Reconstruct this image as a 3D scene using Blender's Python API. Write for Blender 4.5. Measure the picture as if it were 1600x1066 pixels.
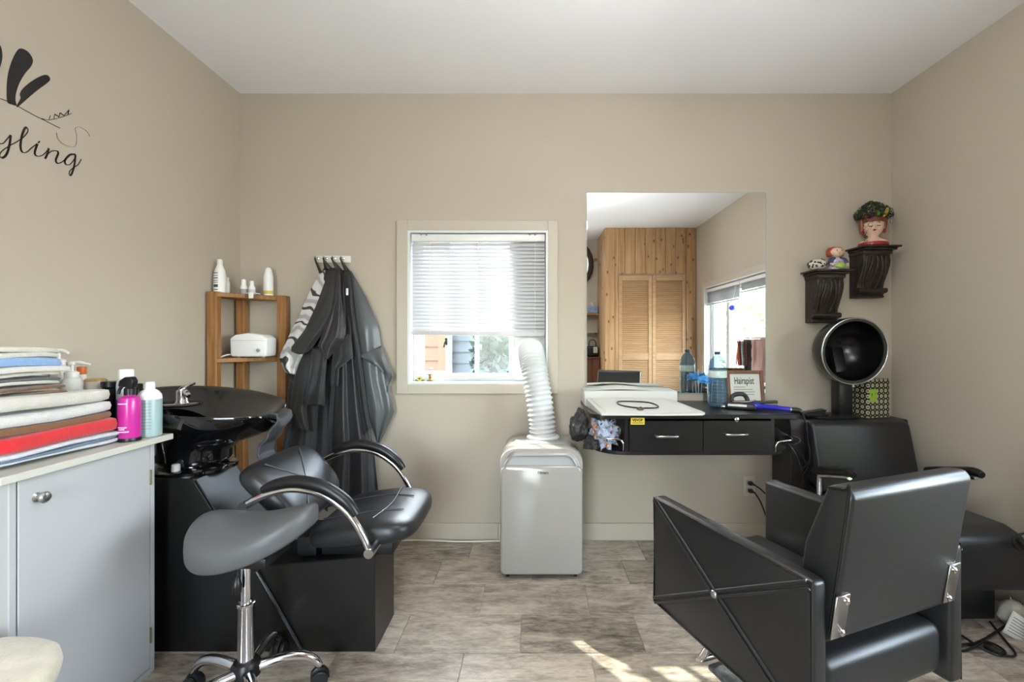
import bpy, bmesh, math, random
from mathutils import Vector, Matrix
random.seed(7)
PI = math.pi
for o in list(bpy.data.objects):
    bpy.data.objects.remove(o)
scene = bpy.context.scene
C = scene.collection
# ------------------------------------------------------------------ camera, light, exposure
F = 710.0; CX = 836.0; CY = 530.0; EYE = 1.123       # focal length and principal point in photo pixels
W = 2.5466; XL = -1.6535; XR = 1.998; H = 2.50        # back wall, left wall, right wall, ceiling
cam_d = bpy.data.cameras.new('camera'); cam = bpy.data.objects.new('camera', cam_d); C.objects.link(cam)
cam.location = (0, 0, EYE); cam.rotation_euler = (PI/2, 0, 0)
cam_d.sensor_width = 36; cam_d.lens = F/1600*36
cam_d.shift_x = -(CX-800)/1600; cam_d.shift_y = -(533-CY)/1600
cam_d.clip_start = 0.02
scene.camera = cam
world = bpy.data.worlds.new('sky'); scene.world = world; world.use_nodes = True
nt = world.node_tree; nt.nodes.clear()
sky = nt.nodes.new('ShaderNodeTexSky'); sky.sky_type = 'NISHITA'; sky.sun_disc = False
sky.sun_elevation = math.radians(39); sky.sun_rotation = math.radians(-39)
sky.air_density = 1.0; sky.dust_density = 1.5; sky.ozone_density = 1.0
hs = nt.nodes.new('ShaderNodeHueSaturation'); hs.inputs['Saturation'].default_value = 0.45
bg = nt.nodes.new('ShaderNodeBackground'); bg.inputs['Strength'].default_value = 2.25
wo = nt.nodes.new('ShaderNodeOutputWorld')
nt.links.new(sky.outputs[0], hs.inputs['Color']); nt.links.new(hs.outputs[0], bg.inputs[0]); nt.links.new(bg.outputs[0], wo.inputs[0])
sun_d = bpy.data.lights.new('sun', 'SUN'); sun = bpy.data.objects.new('sun', sun_d); C.objects.link(sun)
sun_d.energy = 4.8; sun_d.angle = math.radians(0.6); sun_d.color = (1, 0.95, 0.86)
sun_dir = Vector((0.80, -1.0, -1.05))
sun.rotation_euler = sun_dir.to_track_quat('-Z', 'Y').to_euler(); sun.location = (-4, 8, 7)
def portal(loc, rot, sx, sy):
    d = bpy.data.lights.new('window_portal', 'AREA'); d.shape = 'RECTANGLE'; d.size = sx; d.size_y = sy
    d.cycles.is_portal = True
    o = bpy.data.objects.new('window_portal', d); C.objects.link(o); o.location = loc; o.rotation_euler = rot
portal((XR+0.17, 0.62, 1.17), (0, PI/2, 0), 1.12, 1.78)     # right-hand window, facing into the room
portal((-0.32, W+0.17, 1.3), (-PI/2, 0, 0), 0.80, 0.86)     # back window
portal((-0.55, -1.42, 1.1), (PI/2, 0, 0), 0.9, 1.9)         # glazed door added behind the camera for fill light
vs = scene.view_settings
scene.display_settings.display_device = 'sRGB'
vs.view_transform = 'Standard'; vs.look = 'None'; vs.gamma = 1.0; vs.use_curve_mapping = False
vs.exposure = 1.55
# ------------------------------------------------------------------ helpers
def px(x, y, d):
    "photo pixel at distance d (metres along the view axis) -> point"
    return Vector(((x-CX)*d/F, d, EYE-(y-CY)*d/F))
def lin(c):
    return tuple(((v/255)/12.92 if v/255 <= 0.04045 else ((v/255+0.055)/1.055)**2.4) for v in c)
MATS = {}
def M(name, col, rough=0.5, metal=0.0, bump=0.0, bscale=60, var=0.0, vscale=4, stretch=(1,1,1), coat=0.0, spec=0.5, trans=0.0, ior=1.45, sheen=0.0, rand=False, col2=None, emit=None):
    if name in MATS: return MATS[name]
    m = bpy.data.materials.new(name); m.use_nodes = True; MATS[name] = m
    n = m.node_tree; p = n.nodes['Principled BSDF']; L = n.links
    c = lin(col)
    p.inputs['Base Color'].default_value = (*c, 1); p.inputs['Roughness'].default_value = rough
    p.inputs['Metallic'].default_value = metal; p.inputs['Coat Weight'].default_value = coat
    p.inputs['Specular IOR Level'].default_value = spec; p.inputs['Transmission Weight'].default_value = trans
    p.inputs['IOR'].default_value = ior; p.inputs['Sheen Weight'].default_value = sheen
    tc = n.nodes.new('ShaderNodeTexCoord'); mp = n.nodes.new('ShaderNodeMapping'); mp.inputs['Scale'].default_value = stretch
    src = tc.outputs['Object']
    if rand:
        oi = n.nodes.new('ShaderNodeObjectInfo'); ml = n.nodes.new('ShaderNodeMath'); ml.operation = 'MULTIPLY'; ml.inputs[1].default_value = 57.0
        L.new(oi.outputs['Random'], ml.inputs[0])
        ad = n.nodes.new('ShaderNodeVectorMath'); ad.operation = 'ADD'; L.new(src, ad.inputs[0]); L.new(ml.outputs[0], ad.inputs[1]); src = ad.outputs[0]
    L.new(src, mp.inputs['Vector'])
    if var > 0 or col2:
        t = n.nodes.new('ShaderNodeTexNoise'); t.inputs['Scale'].default_value = vscale; t.inputs['Detail'].default_value = 6; t.inputs['Roughness'].default_value = 0.6
        L.new(mp.outputs[0], t.inputs['Vector'])
        r = n.nodes.new('ShaderNodeValToRGB')
        a = tuple(v*(1-var) for v in c); b = lin(col2) if col2 else tuple(min(1, v*(1+var)) for v in c)
        r.color_ramp.elements[0].color = (*a, 1); r.color_ramp.elements[1].color = (*b, 1)
        r.color_ramp.elements[0].position = 0.32; r.color_ramp.elements[1].position = 0.68
        L.new(t.outputs['Fac'], r.inputs[0]); L.new(r.outputs[0], p.inputs['Base Color'])
    if bump > 0:
        t2 = n.nodes.new('ShaderNodeTexNoise'); t2.inputs['Scale'].default_value = bscale; t2.inputs['Detail'].default_value = 4
        L.new(mp.outputs[0], t2.inputs['Vector'])
        b = n.nodes.new('ShaderNodeBump'); b.inputs['Strength'].default_value = bump; b.inputs['Distance'].default_value = 0.004
        L.new(t2.outputs['Fac'], b.inputs['Height']); L.new(b.outputs[0], p.inputs['Normal'])
    if emit:
        p.inputs['Emission Color'].default_value = (*c, 1); p.inputs['Emission Strength'].default_value = emit
    return m
def catmull(pts, k=8, closed=False):
    pts = [Vector(p) for p in pts]; n = len(pts); out = []
    rng = range(n) if closed else range(n-1)
    for i in rng:
        g = (lambda j: pts[j % n]) if closed else (lambda j: pts[max(0, min(n-1, j))])
        p0, p1, p2, p3 = g(i-1), g(i), g(i+1), g(i+2)
        for s in range(k):
            t = s/k
            out.append(0.5*((2*p1)+(-p0+p2)*t+(2*p0-5*p1+4*p2-p3)*t*t+(-p0+3*p1-3*p2+p3)*t**3))
    if not closed: out.append(pts[-1])
    return out
class B:
    "collects shapes for ONE mesh object"
    def __init__(s): s.v = []; s.f = []
    def add(s, v, f):
        o = len(s.v); s.v += [Vector(p) for p in v]; s.f += [tuple(i+o for i in q) for q in f]; return s
    def addbm(s, bm, mat=None):
        bm.verts.index_update()
        s.add([(mat @ v.co if mat else v.co.copy()) for v in bm.verts], [[v.index for v in f.verts] for f in bm.faces]); bm.free(); return s
    def box(s, x0, x1, y0, y1, z0, z1, bev=0.0, seg=2, mat=None):
        bm = bmesh.new(); bmesh.ops.create_cube(bm, size=1)
        for v in bm.verts: v.co = Vector(((x0+x1)/2+v.co.x*(x1-x0), (y0+y1)/2+v.co.y*(y1-y0), (z0+z1)/2+v.co.z*(z1-z0)))
        if bev > 0: bmesh.ops.bevel(bm, geom=bm.edges[:], offset=bev, segments=seg, profile=0.5, affect='EDGES')
        return s.addbm(bm, mat)
    def prism(s, poly, axis, lo, hi, bev=0.0, seg=2, mat=None):
        "poly in the two other axes (x: (y,z)  y: (x,z)  z: (x,y)) pulled from lo to hi"
        def pt(a, b, c): return {'x': (c, a, b), 'y': (a, c, b), 'z': (a, b, c)}[axis]
        bm = bmesh.new(); n = len(poly)
        lo_v = [bm.verts.new(pt(a, b, lo)) for a, b in poly]; hi_v = [bm.verts.new(pt(a, b, hi)) for a, b in poly]
        bm.faces.new(lo_v); bm.faces.new(hi_v[::-1])
        for i in range(n): bm.faces.new((lo_v[i], hi_v[i], hi_v[(i+1) % n], lo_v[(i+1) % n]))
        bmesh.ops.recalc_face_normals(bm, faces=bm.faces[:])
        if bev > 0: bmesh.ops.bevel(bm, geom=bm.edges[:], offset=bev, segments=seg, profile=0.5, affect='EDGES', clamp_overlap=True)
        return s.addbm(bm, mat)
    def loft(s, rings, cap0=True, cap1=True):
        n = len(rings[0]); v = [p for r in rings for p in r]; f = []
        for k in range(len(rings)-1):
            for i in range(n):
                j = (i+1) % n; f.append((k*n+i, k*n+j, (k+1)*n+j, (k+1)*n+i))
        if cap0: f.append(tuple(range(n))[::-1])
        if cap1: f.append(tuple(range((len(rings)-1)*n, len(rings)*n)))
        return s.add(v, f)
    def tube(s, pts, r, n=10, closed=False, smooth=0, flat=1.0):
        if smooth: pts = catmull(pts, smooth, closed)
        pts = [Vector(p) for p in pts]; N = len(pts)
        rr = r if isinstance(r, (list, tuple)) else None
        t = []
        for i in range(N):
            a = pts[(i-1) % N] if (closed or i > 0) else pts[i]; b = pts[(i+1) % N] if (closed or i < N-1) else pts[i]
            d = (b-a); t.append(d.normalized() if d.length > 1e-9 else Vector((0, 0, 1)))
        up = Vector((0, 0, 1)) if abs(t[0].z) < 0.9 else Vector((1, 0, 0))
        u = (up - t[0]*up.dot(t[0])).normalized(); rings = []
        for i in range(N):
            u = (u - t[i]*u.dot(t[i])); u = u.normalized() if u.length > 1e-6 else t[i].orthogonal().normalized()
            w = t[i].cross(u)
            q = r if rr is None else rr[min(len(rr)-1, int(round(i*(len(rr)-1)/max(1, N-1))))]
            if rr is not None and len(rr) > 1:
                fpos = i*(len(rr)-1)/max(1, N-1); i0 = int(fpos); i1 = min(len(rr)-1, i0+1); q = rr[i0]*(1-(fpos-i0))+rr[i1]*(fpos-i0)
            rings.append([pts[i]+u*(q*flat*math.cos(2*PI*k/n))+w*(q*math.sin(2*PI*k/n)) for k in range(n)])
        if closed: rings.append(rings[0])
        return s.loft(rings, not closed, not closed)
    def lathe(s, prof, c=(0, 0, 0), n=28, mat=None, sx=1, sy=1, caps=True):
        c = Vector(c); rings = []
        for r, z in prof:
            r = max(r, 1e-4)
            ring = [Vector((r*sx*math.cos(2*PI*k/n), r*sy*math.sin(2*PI*k/n), z)) for k in range(n)]
            rings.append([(mat @ p if mat else p)+c for p in ring])
        return s.loft(rings, caps, caps)
    def grid(s, f, nu, nv):
        v = [f(i/nu, j/nv) for j in range(nv+1) for i in range(nu+1)]
        q = [(j*(nu+1)+i, j*(nu+1)+i+1, (j+1)*(nu+1)+i+1, (j+1)*(nu+1)+i) for j in range(nv) for i in range(nu)]
        return s.add(v, q)
    def puff(s, outline, h, e=0.5, n=48, m=12, zf=None, c=(0, 0, 0)):
        "cushion: outline(angle)->(x,y), thickness h, zf(x,y) lifts it"
        rings = []; c = Vector(c)
        for k in range(m+1):
            a = -PI/2+PI*k/m; sc = max(1e-3, abs(math.cos(a))**e); z = math.copysign(abs(math.sin(a))**e, math.sin(a))*h/2
            ring = []
            for i in range(n):
                x, y = outline(2*PI*i/n); x *= sc; y *= sc
                ring.append(Vector((x, y, z+(zf(x, y) if zf else 0)))+c)
            rings.append(ring)
        return s.loft(rings)
    def ball(s, c, r, sc=(1, 1, 1), sub=2, mat=None):
        bm = bmesh.new(); bmesh.ops.create_icosphere(bm, subdivisions=sub, radius=r)
        for v in bm.verts:
            p = Vector((v.co.x*sc[0], v.co.y*sc[1], v.co.z*sc[2])); v.co = (mat @ p if mat else p)+Vector(c)
        return s.addbm(bm)
    def mesh(s, name, off=None):
        me = bpy.data.meshes.new(name); o = off or Vector((0, 0, 0))
        me.from_pydata([tuple(p-o) for p in s.v], [], s.f)
        bm = bmesh.new(); bm.from_mesh(me); bmesh.ops.recalc_face_normals(bm, faces=bm.faces[:]); bm.to_mesh(me); bm.free()
        return me
def rootloc(p):
    v = Vector((0, 0, 0))
    while p is not None: v += p.location; p = p.parent
    return v
def finish(me, mat, ang):
    me.materials.append(mat)
    if ang is not None:
        me.shade_smooth(); me.set_sharp_from_angle(angle=math.radians(ang))
def obj(name, b, mat, parent=None, ang=35, local=False, solid=0, sub=0):
    "links ONE mesh object; coordinates of b are world ones unless local"
    if parent is None:
        xs = [p.x for p in b.v]; ys = [p.y for p in b.v]; zs = [p.z for p in b.v]
        off = Vector(((min(xs)+max(xs))/2, (min(ys)+max(ys))/2, min(zs)))
    else: off = Vector((0, 0, 0)) if local else rootloc(parent)
    me = b.mesh(name, off); finish(me, mat, ang)
    o = bpy.data.objects.new(name, me); C.objects.link(o)
    if parent is None: o.location = off
    else: o.parent = parent
    if solid:
        m = o.modifiers.new('thickness', 'SOLIDIFY'); m.thickness = solid; m.offset = 0
    if sub:
        m = o.modifiers.new('smooth', 'SUBSURF'); m.levels = sub; m.render_levels = sub
    return o
def tag(o, label, cat, group=None):
    o['label'] = label; o['category'] = cat
    if group: o['group'] = group
    return o
def thing(name, label, cat, loc=(0, 0, 0), rotz=0, group=None):
    o = bpy.data.objects.new(name, None); C.objects.link(o); o.empty_display_size = 0.1
    o.location = loc; o.rotation_euler = (0, 0, rotz)
    return tag(o, label, cat, group)
def struct(o): o['kind'] = 'structure'; return o
def piece(name, me, loc, parent, rot=(0, 0, 0)):
    o = bpy.data.objects.new(name, me); C.objects.link(o); o.location = Vector(loc)-rootloc(parent); o.rotation_euler = rot; o.parent = parent
    return o
def text_b(s, size, org, xdir, ydir, sx=1.0, depth=0.0006, bold=0.0, align='CENTER'):
    "lettering as a thin solid: org = anchor on the baseline"
    cu = bpy.data.curves.new('lettering', 'FONT'); cu.body = s; cu.size = size; cu.align_x = align; cu.extrude = depth; cu.offset = bold
    t = bpy.data.objects.new('lettering', cu); C.objects.link(t)
    bpy.context.view_layer.update()
    me = bpy.data.meshes.new_from_object(t.evaluated_get(bpy.context.evaluated_depsgraph_get()))
    xd = Vector(xdir).normalized(); yd = Vector(ydir).normalized(); zd = xd.cross(yd); b = B()
    b.add([Vector(org)+xd*(v.co.x*sx)+yd*v.co.y+zd*v.co.z for v in me.vertices], [tuple(p.vertices) for p in me.polygons])
    bpy.data.objects.remove(t); bpy.data.curves.remove(cu); bpy.data.meshes.remove(me)
    return b
# ------------------------------------------------------------------ materials
WALL = M('beige_wall_paint', (181, 170, 154), 0.75, bump=0.06, bscale=160)
CEIL = M('white_ceiling_paint', (242, 242, 243), 0.8, bump=0.05, bscale=120)
TRIM = M('cream_trim_paint', (186, 176, 160), 0.45)
LEATHER = M('black_leatherette', (33, 33, 33), 0.36, bump=0.12, bscale=420, spec=0.6)
LEATHER2 = M('smooth_black_leatherette', (31, 31, 33), 0.38, bump=0.05, bscale=300, spec=0.6)
GREYLEATHER = M('dark_grey_leatherette', (86, 86, 87), 0.42, bump=0.04, bscale=320)
PIPING = M('black_piping', (18, 18, 18), 0.3)
LAMINATE = M('black_laminate', (24, 23, 22), 0.32, bump=0.05, bscale=220)
GLOSSBLACK = M('gloss_black_ceramic', (8, 8, 9), 0.06, coat=1.0)
BLACKPL = M('black_plastic', (20, 20, 21), 0.35)
RUBBER = M('grey_rubber', (58, 58, 60), 0.65)
CHROME = M('chrome', (215, 215, 218), 0.1, metal=1.0)
STEEL = M('brushed_steel', (180, 178, 174), 0.28, metal=1.0)
WHITEPL = M('white_plastic', (228, 227, 224), 0.3)
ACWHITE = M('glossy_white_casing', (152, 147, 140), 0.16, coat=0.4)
GREYPL = M('light_grey_plastic', (160, 160, 158), 0.4)
VINYL = M('white_vinyl', (214, 217, 217), 0.35)
WHITEPAINT = M('white_satin_paint', (172, 172, 173), 0.4, var=0.02, vscale=2)
CREAMTOP = M('off_white_top', (192, 189, 178), 0.4)
PAPER = M('white_paper', (198, 194, 186), 0.7)
CORD = M('black_cord', (14, 14, 14), 0.45)
CORDW = M('white_cord', (222, 218, 206), 0.5)
BLACKINK = M('black_vinyl_lettering', (28, 26, 26), 0.5)
def wood(name, c1, c2, scale=6, st=(1, 1, 1), rough=0.5, rand=True, knots=False):
    m = M(name, c1, rough, var=0.0, col2=c2, vscale=scale, stretch=st, rand=rand, bump=0.08, bscale=30)
    if knots:
        n = m.node_tree; L = n.links; p = n.nodes['Principled BSDF']
        prev = p.inputs['Base Color'].links[0].from_socket
        vo = n.nodes.new('ShaderNodeTexVoronoi'); vo.voronoi_dimensions = '2D'; vo.inputs['Scale'].default_value = 4.6
        mp = n.nodes.new('ShaderNodeMapping'); mp.inputs['Scale'].default_value = (1.5, 1.5, 1.0); mp.inputs['Rotation'].default_value = (PI/2, 0, 0)
        src = [k for k in n.nodes if k.type == 'VECT_MATH'][0]
        L.new(src.outputs[0], mp.inputs['Vector']); L.new(mp.outputs[0], vo.inputs['Vector'])
        r = n.nodes.new('ShaderNodeValToRGB'); r.color_ramp.elements[0].position = 0.03; r.color_ramp.elements[1].position = 0.12
        r.color_ramp.elements[0].color = (1, 1, 1, 1); r.color_ramp.elements[1].color = (0, 0, 0, 1); L.new(vo.outputs['Distance'], r.inputs[0])
        mx = n.nodes.new('ShaderNodeMixRGB'); L.new(r.outputs[0], mx.inputs[0]); L.new(prev, mx.inputs[1]); mx.inputs[2].default_value = (*lin((104, 64, 36)), 1)
        L.new(mx.outputs[0], p.inputs['Base Color'])
    return m
TEAK = wood('oiled_brown_wood', (128, 86, 46), (164, 116, 68), 5, (14, 14, 1.2))
PINE = wood('knotty_pine', (150, 112, 74), (186, 148, 106), 3, (10, 10, 0.6), 0.45, knots=True)
PINEL = wood('pine_louvre', (160, 124, 88), (182, 146, 108), 5, (0.9, 8, 8), 0.5)
DARKWOOD = M('carved_black_wood', (26, 22, 19), 0.42, bump=0.3, bscale=90, col2=(52, 42, 34), vscale=26)
FRAMEWOOD = wood('walnut_frame', (92, 58, 36), (118, 78, 52), 6, (8, 8, 8))
def glass_mat(name, tint=(0.96, 0.99, 0.98)):
    m = bpy.data.materials.new(name); m.use_nodes = True; n = m.node_tree; n.nodes.clear()
    tr = n.nodes.new('ShaderNodeBsdfTransparent'); tr.inputs[0].default_value = (*tint, 1)
    gl = n.nodes.new('ShaderNodeBsdfGlossy'); gl.inputs['Roughness'].default_value = 0.02
    lw = n.nodes.new('ShaderNodeLayerWeight'); lw.inputs['Blend'].default_value = 0.5
    pw = n.nodes.new('ShaderNodeMath'); pw.operation = 'POWER'; pw.inputs[1].default_value = 5.0; n.links.new(lw.outputs['Facing'], pw.inputs[0])
    fr = n.nodes.new('ShaderNodeMath'); fr.operation = 'MULTIPLY_ADD'; fr.inputs[1].default_value = 0.5; fr.inputs[2].default_value = 0.03; n.links.new(pw.outputs[0], fr.inputs[0])   # Schlick reflection of a thin pane
    mx = n.nodes.new('ShaderNodeMixShader'); ou = n.nodes.new('ShaderNodeOutputMaterial')
    n.links.new(fr.outputs[0], mx.inputs[0]); n.links.new(tr.outputs[0], mx.inputs[1]); n.links.new(gl.outputs[0], mx.inputs[2]); n.links.new(mx.outputs[0], ou.inputs[0])
    return m
GLASS = glass_mat('window_glass')
BOTTLEBLUE = glass_mat('blue_clear_plastic', (0.50, 0.63, 0.72))
_n = BOTTLEBLUE.node_tree; _o = _n.nodes['Material Output']; _m0 = _o.inputs[0].links[0].from_node
_d = _n.nodes.new('ShaderNodeBsdfDiffuse'); _d.inputs[0].default_value = (*lin((112, 140, 160)), 1)
_mx = _n.nodes.new('ShaderNodeMixShader'); _mx.inputs[0].default_value = 0.22
_n.links.new(_m0.outputs[0], _mx.inputs[1]); _n.links.new(_d.outputs[0], _mx.inputs[2]); _n.links.new(_mx.outputs[0], _o.inputs[0])
CLEARPL = glass_mat('clear_plastic', (0.9, 0.92, 0.92))
def translucent(name, col, fac):
    m = M(name, col, 0.45); n = m.node_tree; p = n.nodes['Principled BSDF']; ou = n.nodes['Material Output']
    t = n.nodes.new('ShaderNodeBsdfTranslucent'); t.inputs[0].default_value = (*lin(col), 1)
    mx = n.nodes.new('ShaderNodeMixShader'); mx.inputs[0].default_value = fac
    n.links.new(p.outputs[0], mx.inputs[1]); n.links.new(t.outputs[0], mx.inputs[2]); n.links.new(mx.outputs[0], ou.inputs[0])
    return m
SLAT = translucent('white_blind_slat', (188, 188, 190), 0.06)
def tile_mat():
    m = bpy.data.materials.new('grey_brown_vinyl_tile'); m.use_nodes = True; n = m.node_tree; L = n.links; p = n.nodes['Principled BSDF']
    tc = n.nodes.new('ShaderNodeTexCoord'); oi = n.nodes.new('ShaderNodeObjectInfo')
    ml = n.nodes.new('ShaderNodeMath'); ml.operation = 'MULTIPLY'; ml.inputs[1].default_value = 91; L.new(oi.outputs['Random'], ml.inputs[0])
    ad = n.nodes.new('ShaderNodeVectorMath'); L.new(tc.outputs['Object'], ad.inputs[0]); L.new(ml.outputs[0], ad.inputs[1])
    def noise(sc, st, det, rg=0.6):
        mp = n.nodes.new('ShaderNodeMapping'); mp.inputs['Scale'].default_value = st; L.new(ad.outputs[0], mp.inputs['Vector'])
        t = n.nodes.new('ShaderNodeTexNoise'); t.inputs['Scale'].default_value = sc; t.inputs['Detail'].default_value = det; t.inputs['Roughness'].default_value = rg; t.inputs['Distortion'].default_value = 0.4
        L.new(mp.outputs[0], t.inputs['Vector']); return t.outputs['Fac']
    a = noise(7, (1, 3.2, 1), 8, 0.68); b = noise(32, (0.8, 3.5, 1), 8, 0.75)
    mx = n.nodes.new('ShaderNodeMath'); mx.operation = 'MULTIPLY_ADD'; mx.inputs[1].default_value = 0.45
    m2 = n.nodes.new('ShaderNodeMath'); m2.operation = 'MULTIPLY'; m2.inputs[1].default_value = 0.55; L.new(a, m2.inputs[0])
    L.new(b, mx.inputs[0]); L.new(m2.outputs[0], mx.inputs[2])
    m3 = n.nodes.new('ShaderNodeMath'); m3.operation = 'MULTIPLY_ADD'; m3.inputs[1].default_value = 0.11; L.new(oi.outputs['Random'], m3.inputs[0]); L.new(mx.outputs[0], m3.inputs[2])
    r = n.nodes.new('ShaderNodeValToRGB'); e = r.color_ramp.elements
    e[0].position = 0.41; e[0].color = (*lin((82, 73, 64)), 1); e[1].position = 0.74; e[1].color = (*lin((204, 192, 175)), 1)
    x = e.new(0.51); x.color = (*lin((138, 126, 112)), 1); x = e.new(0.61); x.color = (*lin((174, 161, 145)), 1)
    L.new(m3.outputs[0], r.inputs[0]); L.new(r.outputs[0], p.inputs['Base Color'])
    p.inputs['Roughness'].default_value = 0.42
    bp = n.nodes.new('ShaderNodeBump'); bp.inputs['Strength'].default_value = 0.12; bp.inputs['Distance'].default_value = 0.003; L.new(b, bp.inputs['Height']); L.new(bp.outputs[0], p.inputs['Normal'])
    return m
TILE = tile_mat()
# ------------------------------------------------------------------ the room shell
YR = -1.22; T = 0.15
fl = struct(obj('floor', B().box(XL-T, XR+T, YR-T, W+T, -0.12, -0.004), M('floor_joint', (196, 188, 176), 0.7), ang=None))
TL, TW = 0.452, 0.229
tile_me = {}
offs = {0: -0.4675, 1: -0.227, 2: -0.054, 3: -0.253}
y_top = 2.311
k = -2
while True:
    ya = y_top-k*TW; yb = ya-TW
    if ya < YR: break
    x0 = offs.get(k, random.uniform(-0.4, 0.0)); x = x0-TL*math.ceil((x0-XL)/TL)-0.0
    while x < XR:
        a0, a1 = max(x, XL)+0.0007, min(x+TL, XR)-0.0007; b0, b1 = max(yb, YR)+0.0007, min(ya, W)-0.0007
        if a1-a0 > 0.004 and b1-b0 > 0.004:
            key = (round(a1-a0, 4), round(b1-b0, 4))
            if key not in tile_me:
                w, h = key; me = B().box(-w/2, w/2, -h/2, h/2, -0.004, 0, 0.0009, 1).mesh('tile'); finish(me, TILE, None); tile_me[key] = me
            piece('tile', tile_me[key], ((a0+a1)/2, (b0+b1)/2, 0), fl)
        x += TL
    k += 1
struct(obj('ceiling', B().box(XL-T, XR+T, YR-T, W+T, H, H+0.12), CEIL, ang=None))
# window openings
WX0, WX1, WZ0, WZ1 = -0.710, 0.072, 0.872, 1.729            # back wall
RY0, RY1, RZ0, RZ1 = -0.26, 1.50, 0.62, 1.72                # right wall
def wall_hole(axis, lo, hi, a0, a1, z0, z1, h0, h1, hz0, hz1):
    b = B()
    def bx(p, q, r, s): b.box(*( (p, q, lo, hi) if axis == 'y' else (lo, hi, p, q)), r, s)
    bx(a0, h0, z0, z1); bx(h1, a1, z0, z1); bx(h0, h1, z0, hz0); bx(h0, h1, hz1, z1); return b
struct(obj('wall_back', wall_hole('y', W, W+T, XL-T, XR+T, 0, H, WX0, WX1, WZ0, WZ1), WALL, ang=None))
struct(obj('wall_right', wall_hole('x', XR, XR+T, YR-T, W, 0, H, RY0, RY1, RZ0, RZ1), WALL, ang=None))
struct(obj('wall_left', B().box(XL-T, XL, YR-T, W, 0, H), WALL, ang=None))
DX0, DX1, DZ1 = -1.0, -0.1, 2.05
struct(obj('wall_rear', wall_hole('y', YR-T, YR, XL, XR, 0, H, DX0, DX1, 0.0, DZ1), WALL, ang=None))
# unseen glazed door, added behind the camera to let in fill light
d = struct(obj('fill_door', B().box(DX0+0.03, DX0+0.13, YR-0.09, YR-0.045, 0.01, DZ1-0.03).box(DX1-0.13, DX1-0.03, YR-0.09, YR-0.045, 0.01, DZ1-0.03)
    .box(DX0+0.13, DX1-0.13, YR-0.09, YR-0.045, 0.01, 0.24).box(DX0+0.13, DX1-0.13, YR-0.09, YR-0.045, DZ1-0.15, DZ1-0.03), VINYL))
obj('glass_pane', B().box(DX0+0.13, DX1-0.13, YR-0.072, YR-0.066, 0.24, DZ1-0.15), GLASS, d, ang=None)
obj('door_frame', B().box(DX0, DX0+0.03, YR-T, YR+0.012, 0, DZ1).box(DX1-0.03, DX1, YR-T, YR+0.012, 0, DZ1).box(DX0, DX1, YR-T, YR+0.012, DZ1-0.03, DZ1), TRIM, d)
obj('door_handle', B().tube([(DX1-0.08, YR-0.045, 1.0), (DX1-0.08, YR-0.005, 1.0), (DX1-0.18, YR-0.003, 1.0)], 0.009), STEEL, d)
# baseboards: each board of its own piece
def baseboard(name, parts):
    o0 = None
    for i, (a, b) in enumerate(parts):
        bb = B().box(a[0], b[0], a[1], b[1], 0.0, 0.094, 0.002, 1)
        if o0 is None: o0 = struct(obj(name, bb, TRIM))
        else: obj('board', bb, TRIM, o0)
baseboard('baseboard_back', [((XL+0.001, W-0.013), (-0.206, W-0.0005)), ((-0.2045, W-0.013), (XR-0.014, W-0.0005))])
baseboard('baseboard_left', [((XL+0.0005, YR+0.001), (XL+0.013, W-0.014))])
baseboard('baseboard_right', [((XR-0.013, -0.53), (XR-0.0005, W-0.001))])
# ---- back window
w1 = bpy.data.objects.new('window_1', None); C.objects.link(w1); w1.location = ((WX0+WX1)/2, W, WZ0); struct(w1)
cw = 0.062
obj('casing', B().box(WX0-cw, WX0, W-0.016, W-0.0005, WZ0-0.054, WZ1+0.056, 0.002, 1), TRIM, w1)
obj('casing', B().box(WX1, WX1+0.056, W-0.016, W-0.0005, WZ0-0.054, WZ1+0.056, 0.002, 1), TRIM, w1)
obj('casing', B().box(WX0, WX1, W-0.016, W-0.0005, WZ1, WZ1+0.056, 0.002, 1), TRIM, w1)
obj('casing', B().box(WX0, WX1, W-0.016, W-0.0005, WZ0-0.054, WZ0, 0.002, 1), TRIM, w1)
e = 0.012
obj('jamb_liner', B().box(WX0, WX0+e, W-0.014, W+T, WZ0, WZ1).box(WX1-e, WX1, W-0.014, W+T, WZ0, WZ1).box(WX0+e, WX1-e, W-0.014, W+T, WZ1-e, WZ1).box(WX0+e, WX1-e, W-0.014, W+T, WZ0, WZ0+e), VINYL, w1)
ya, yb = W+0.062, W+0.105
def frame(x0, x1, z0, z1, t, y0, y1):
    return B().box(x0, x0+t, y0, y1, z0, z1, 0.003, 1).box(x1-t, x1, y0, y1, z0, z1, 0.003, 1).box(x0+t, x1-t, y0, y1, z1-t, z1, 0.003, 1).box(x0+t, x1-t, y0, y1, z0, z0+t, 0.003, 1)
ix0, ix1, iz0, iz1 = WX0+e, WX1-e, WZ0+e, WZ1-e
obj('window_frame', frame(ix0, ix1, iz0, iz1, 0.03, ya, yb+0.02), VINYL, w1)
s1 = obj('sash', frame(ix0+0.03, -0.487, iz0+0.03, iz1-0.03, 0.022, ya+0.03, ya+0.055), VINYL, w1)
obj('pane', B().box(ix0+0.045, -0.50, ya+0.04, ya+0.044, iz0+0.045, iz1-0.045), GLASS, s1, ang=None)
s2 = obj('sash', frame(-0.512, -0.119, iz0+0.012, iz1-0.012, 0.03, ya-0.012, ya+0.016), VINYL, w1)
obj('pane', B().box(-0.49, -0.14, ya, ya+0.004, iz0+0.035, iz1-0.035), GLASS, s2, ang=None)
obj('meeting_bar', B().box(-0.345, -0.322, ya-0.008, ya+0.014, iz0+0.04, iz1-0.04, 0.003, 1), VINYL, w1)
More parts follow.
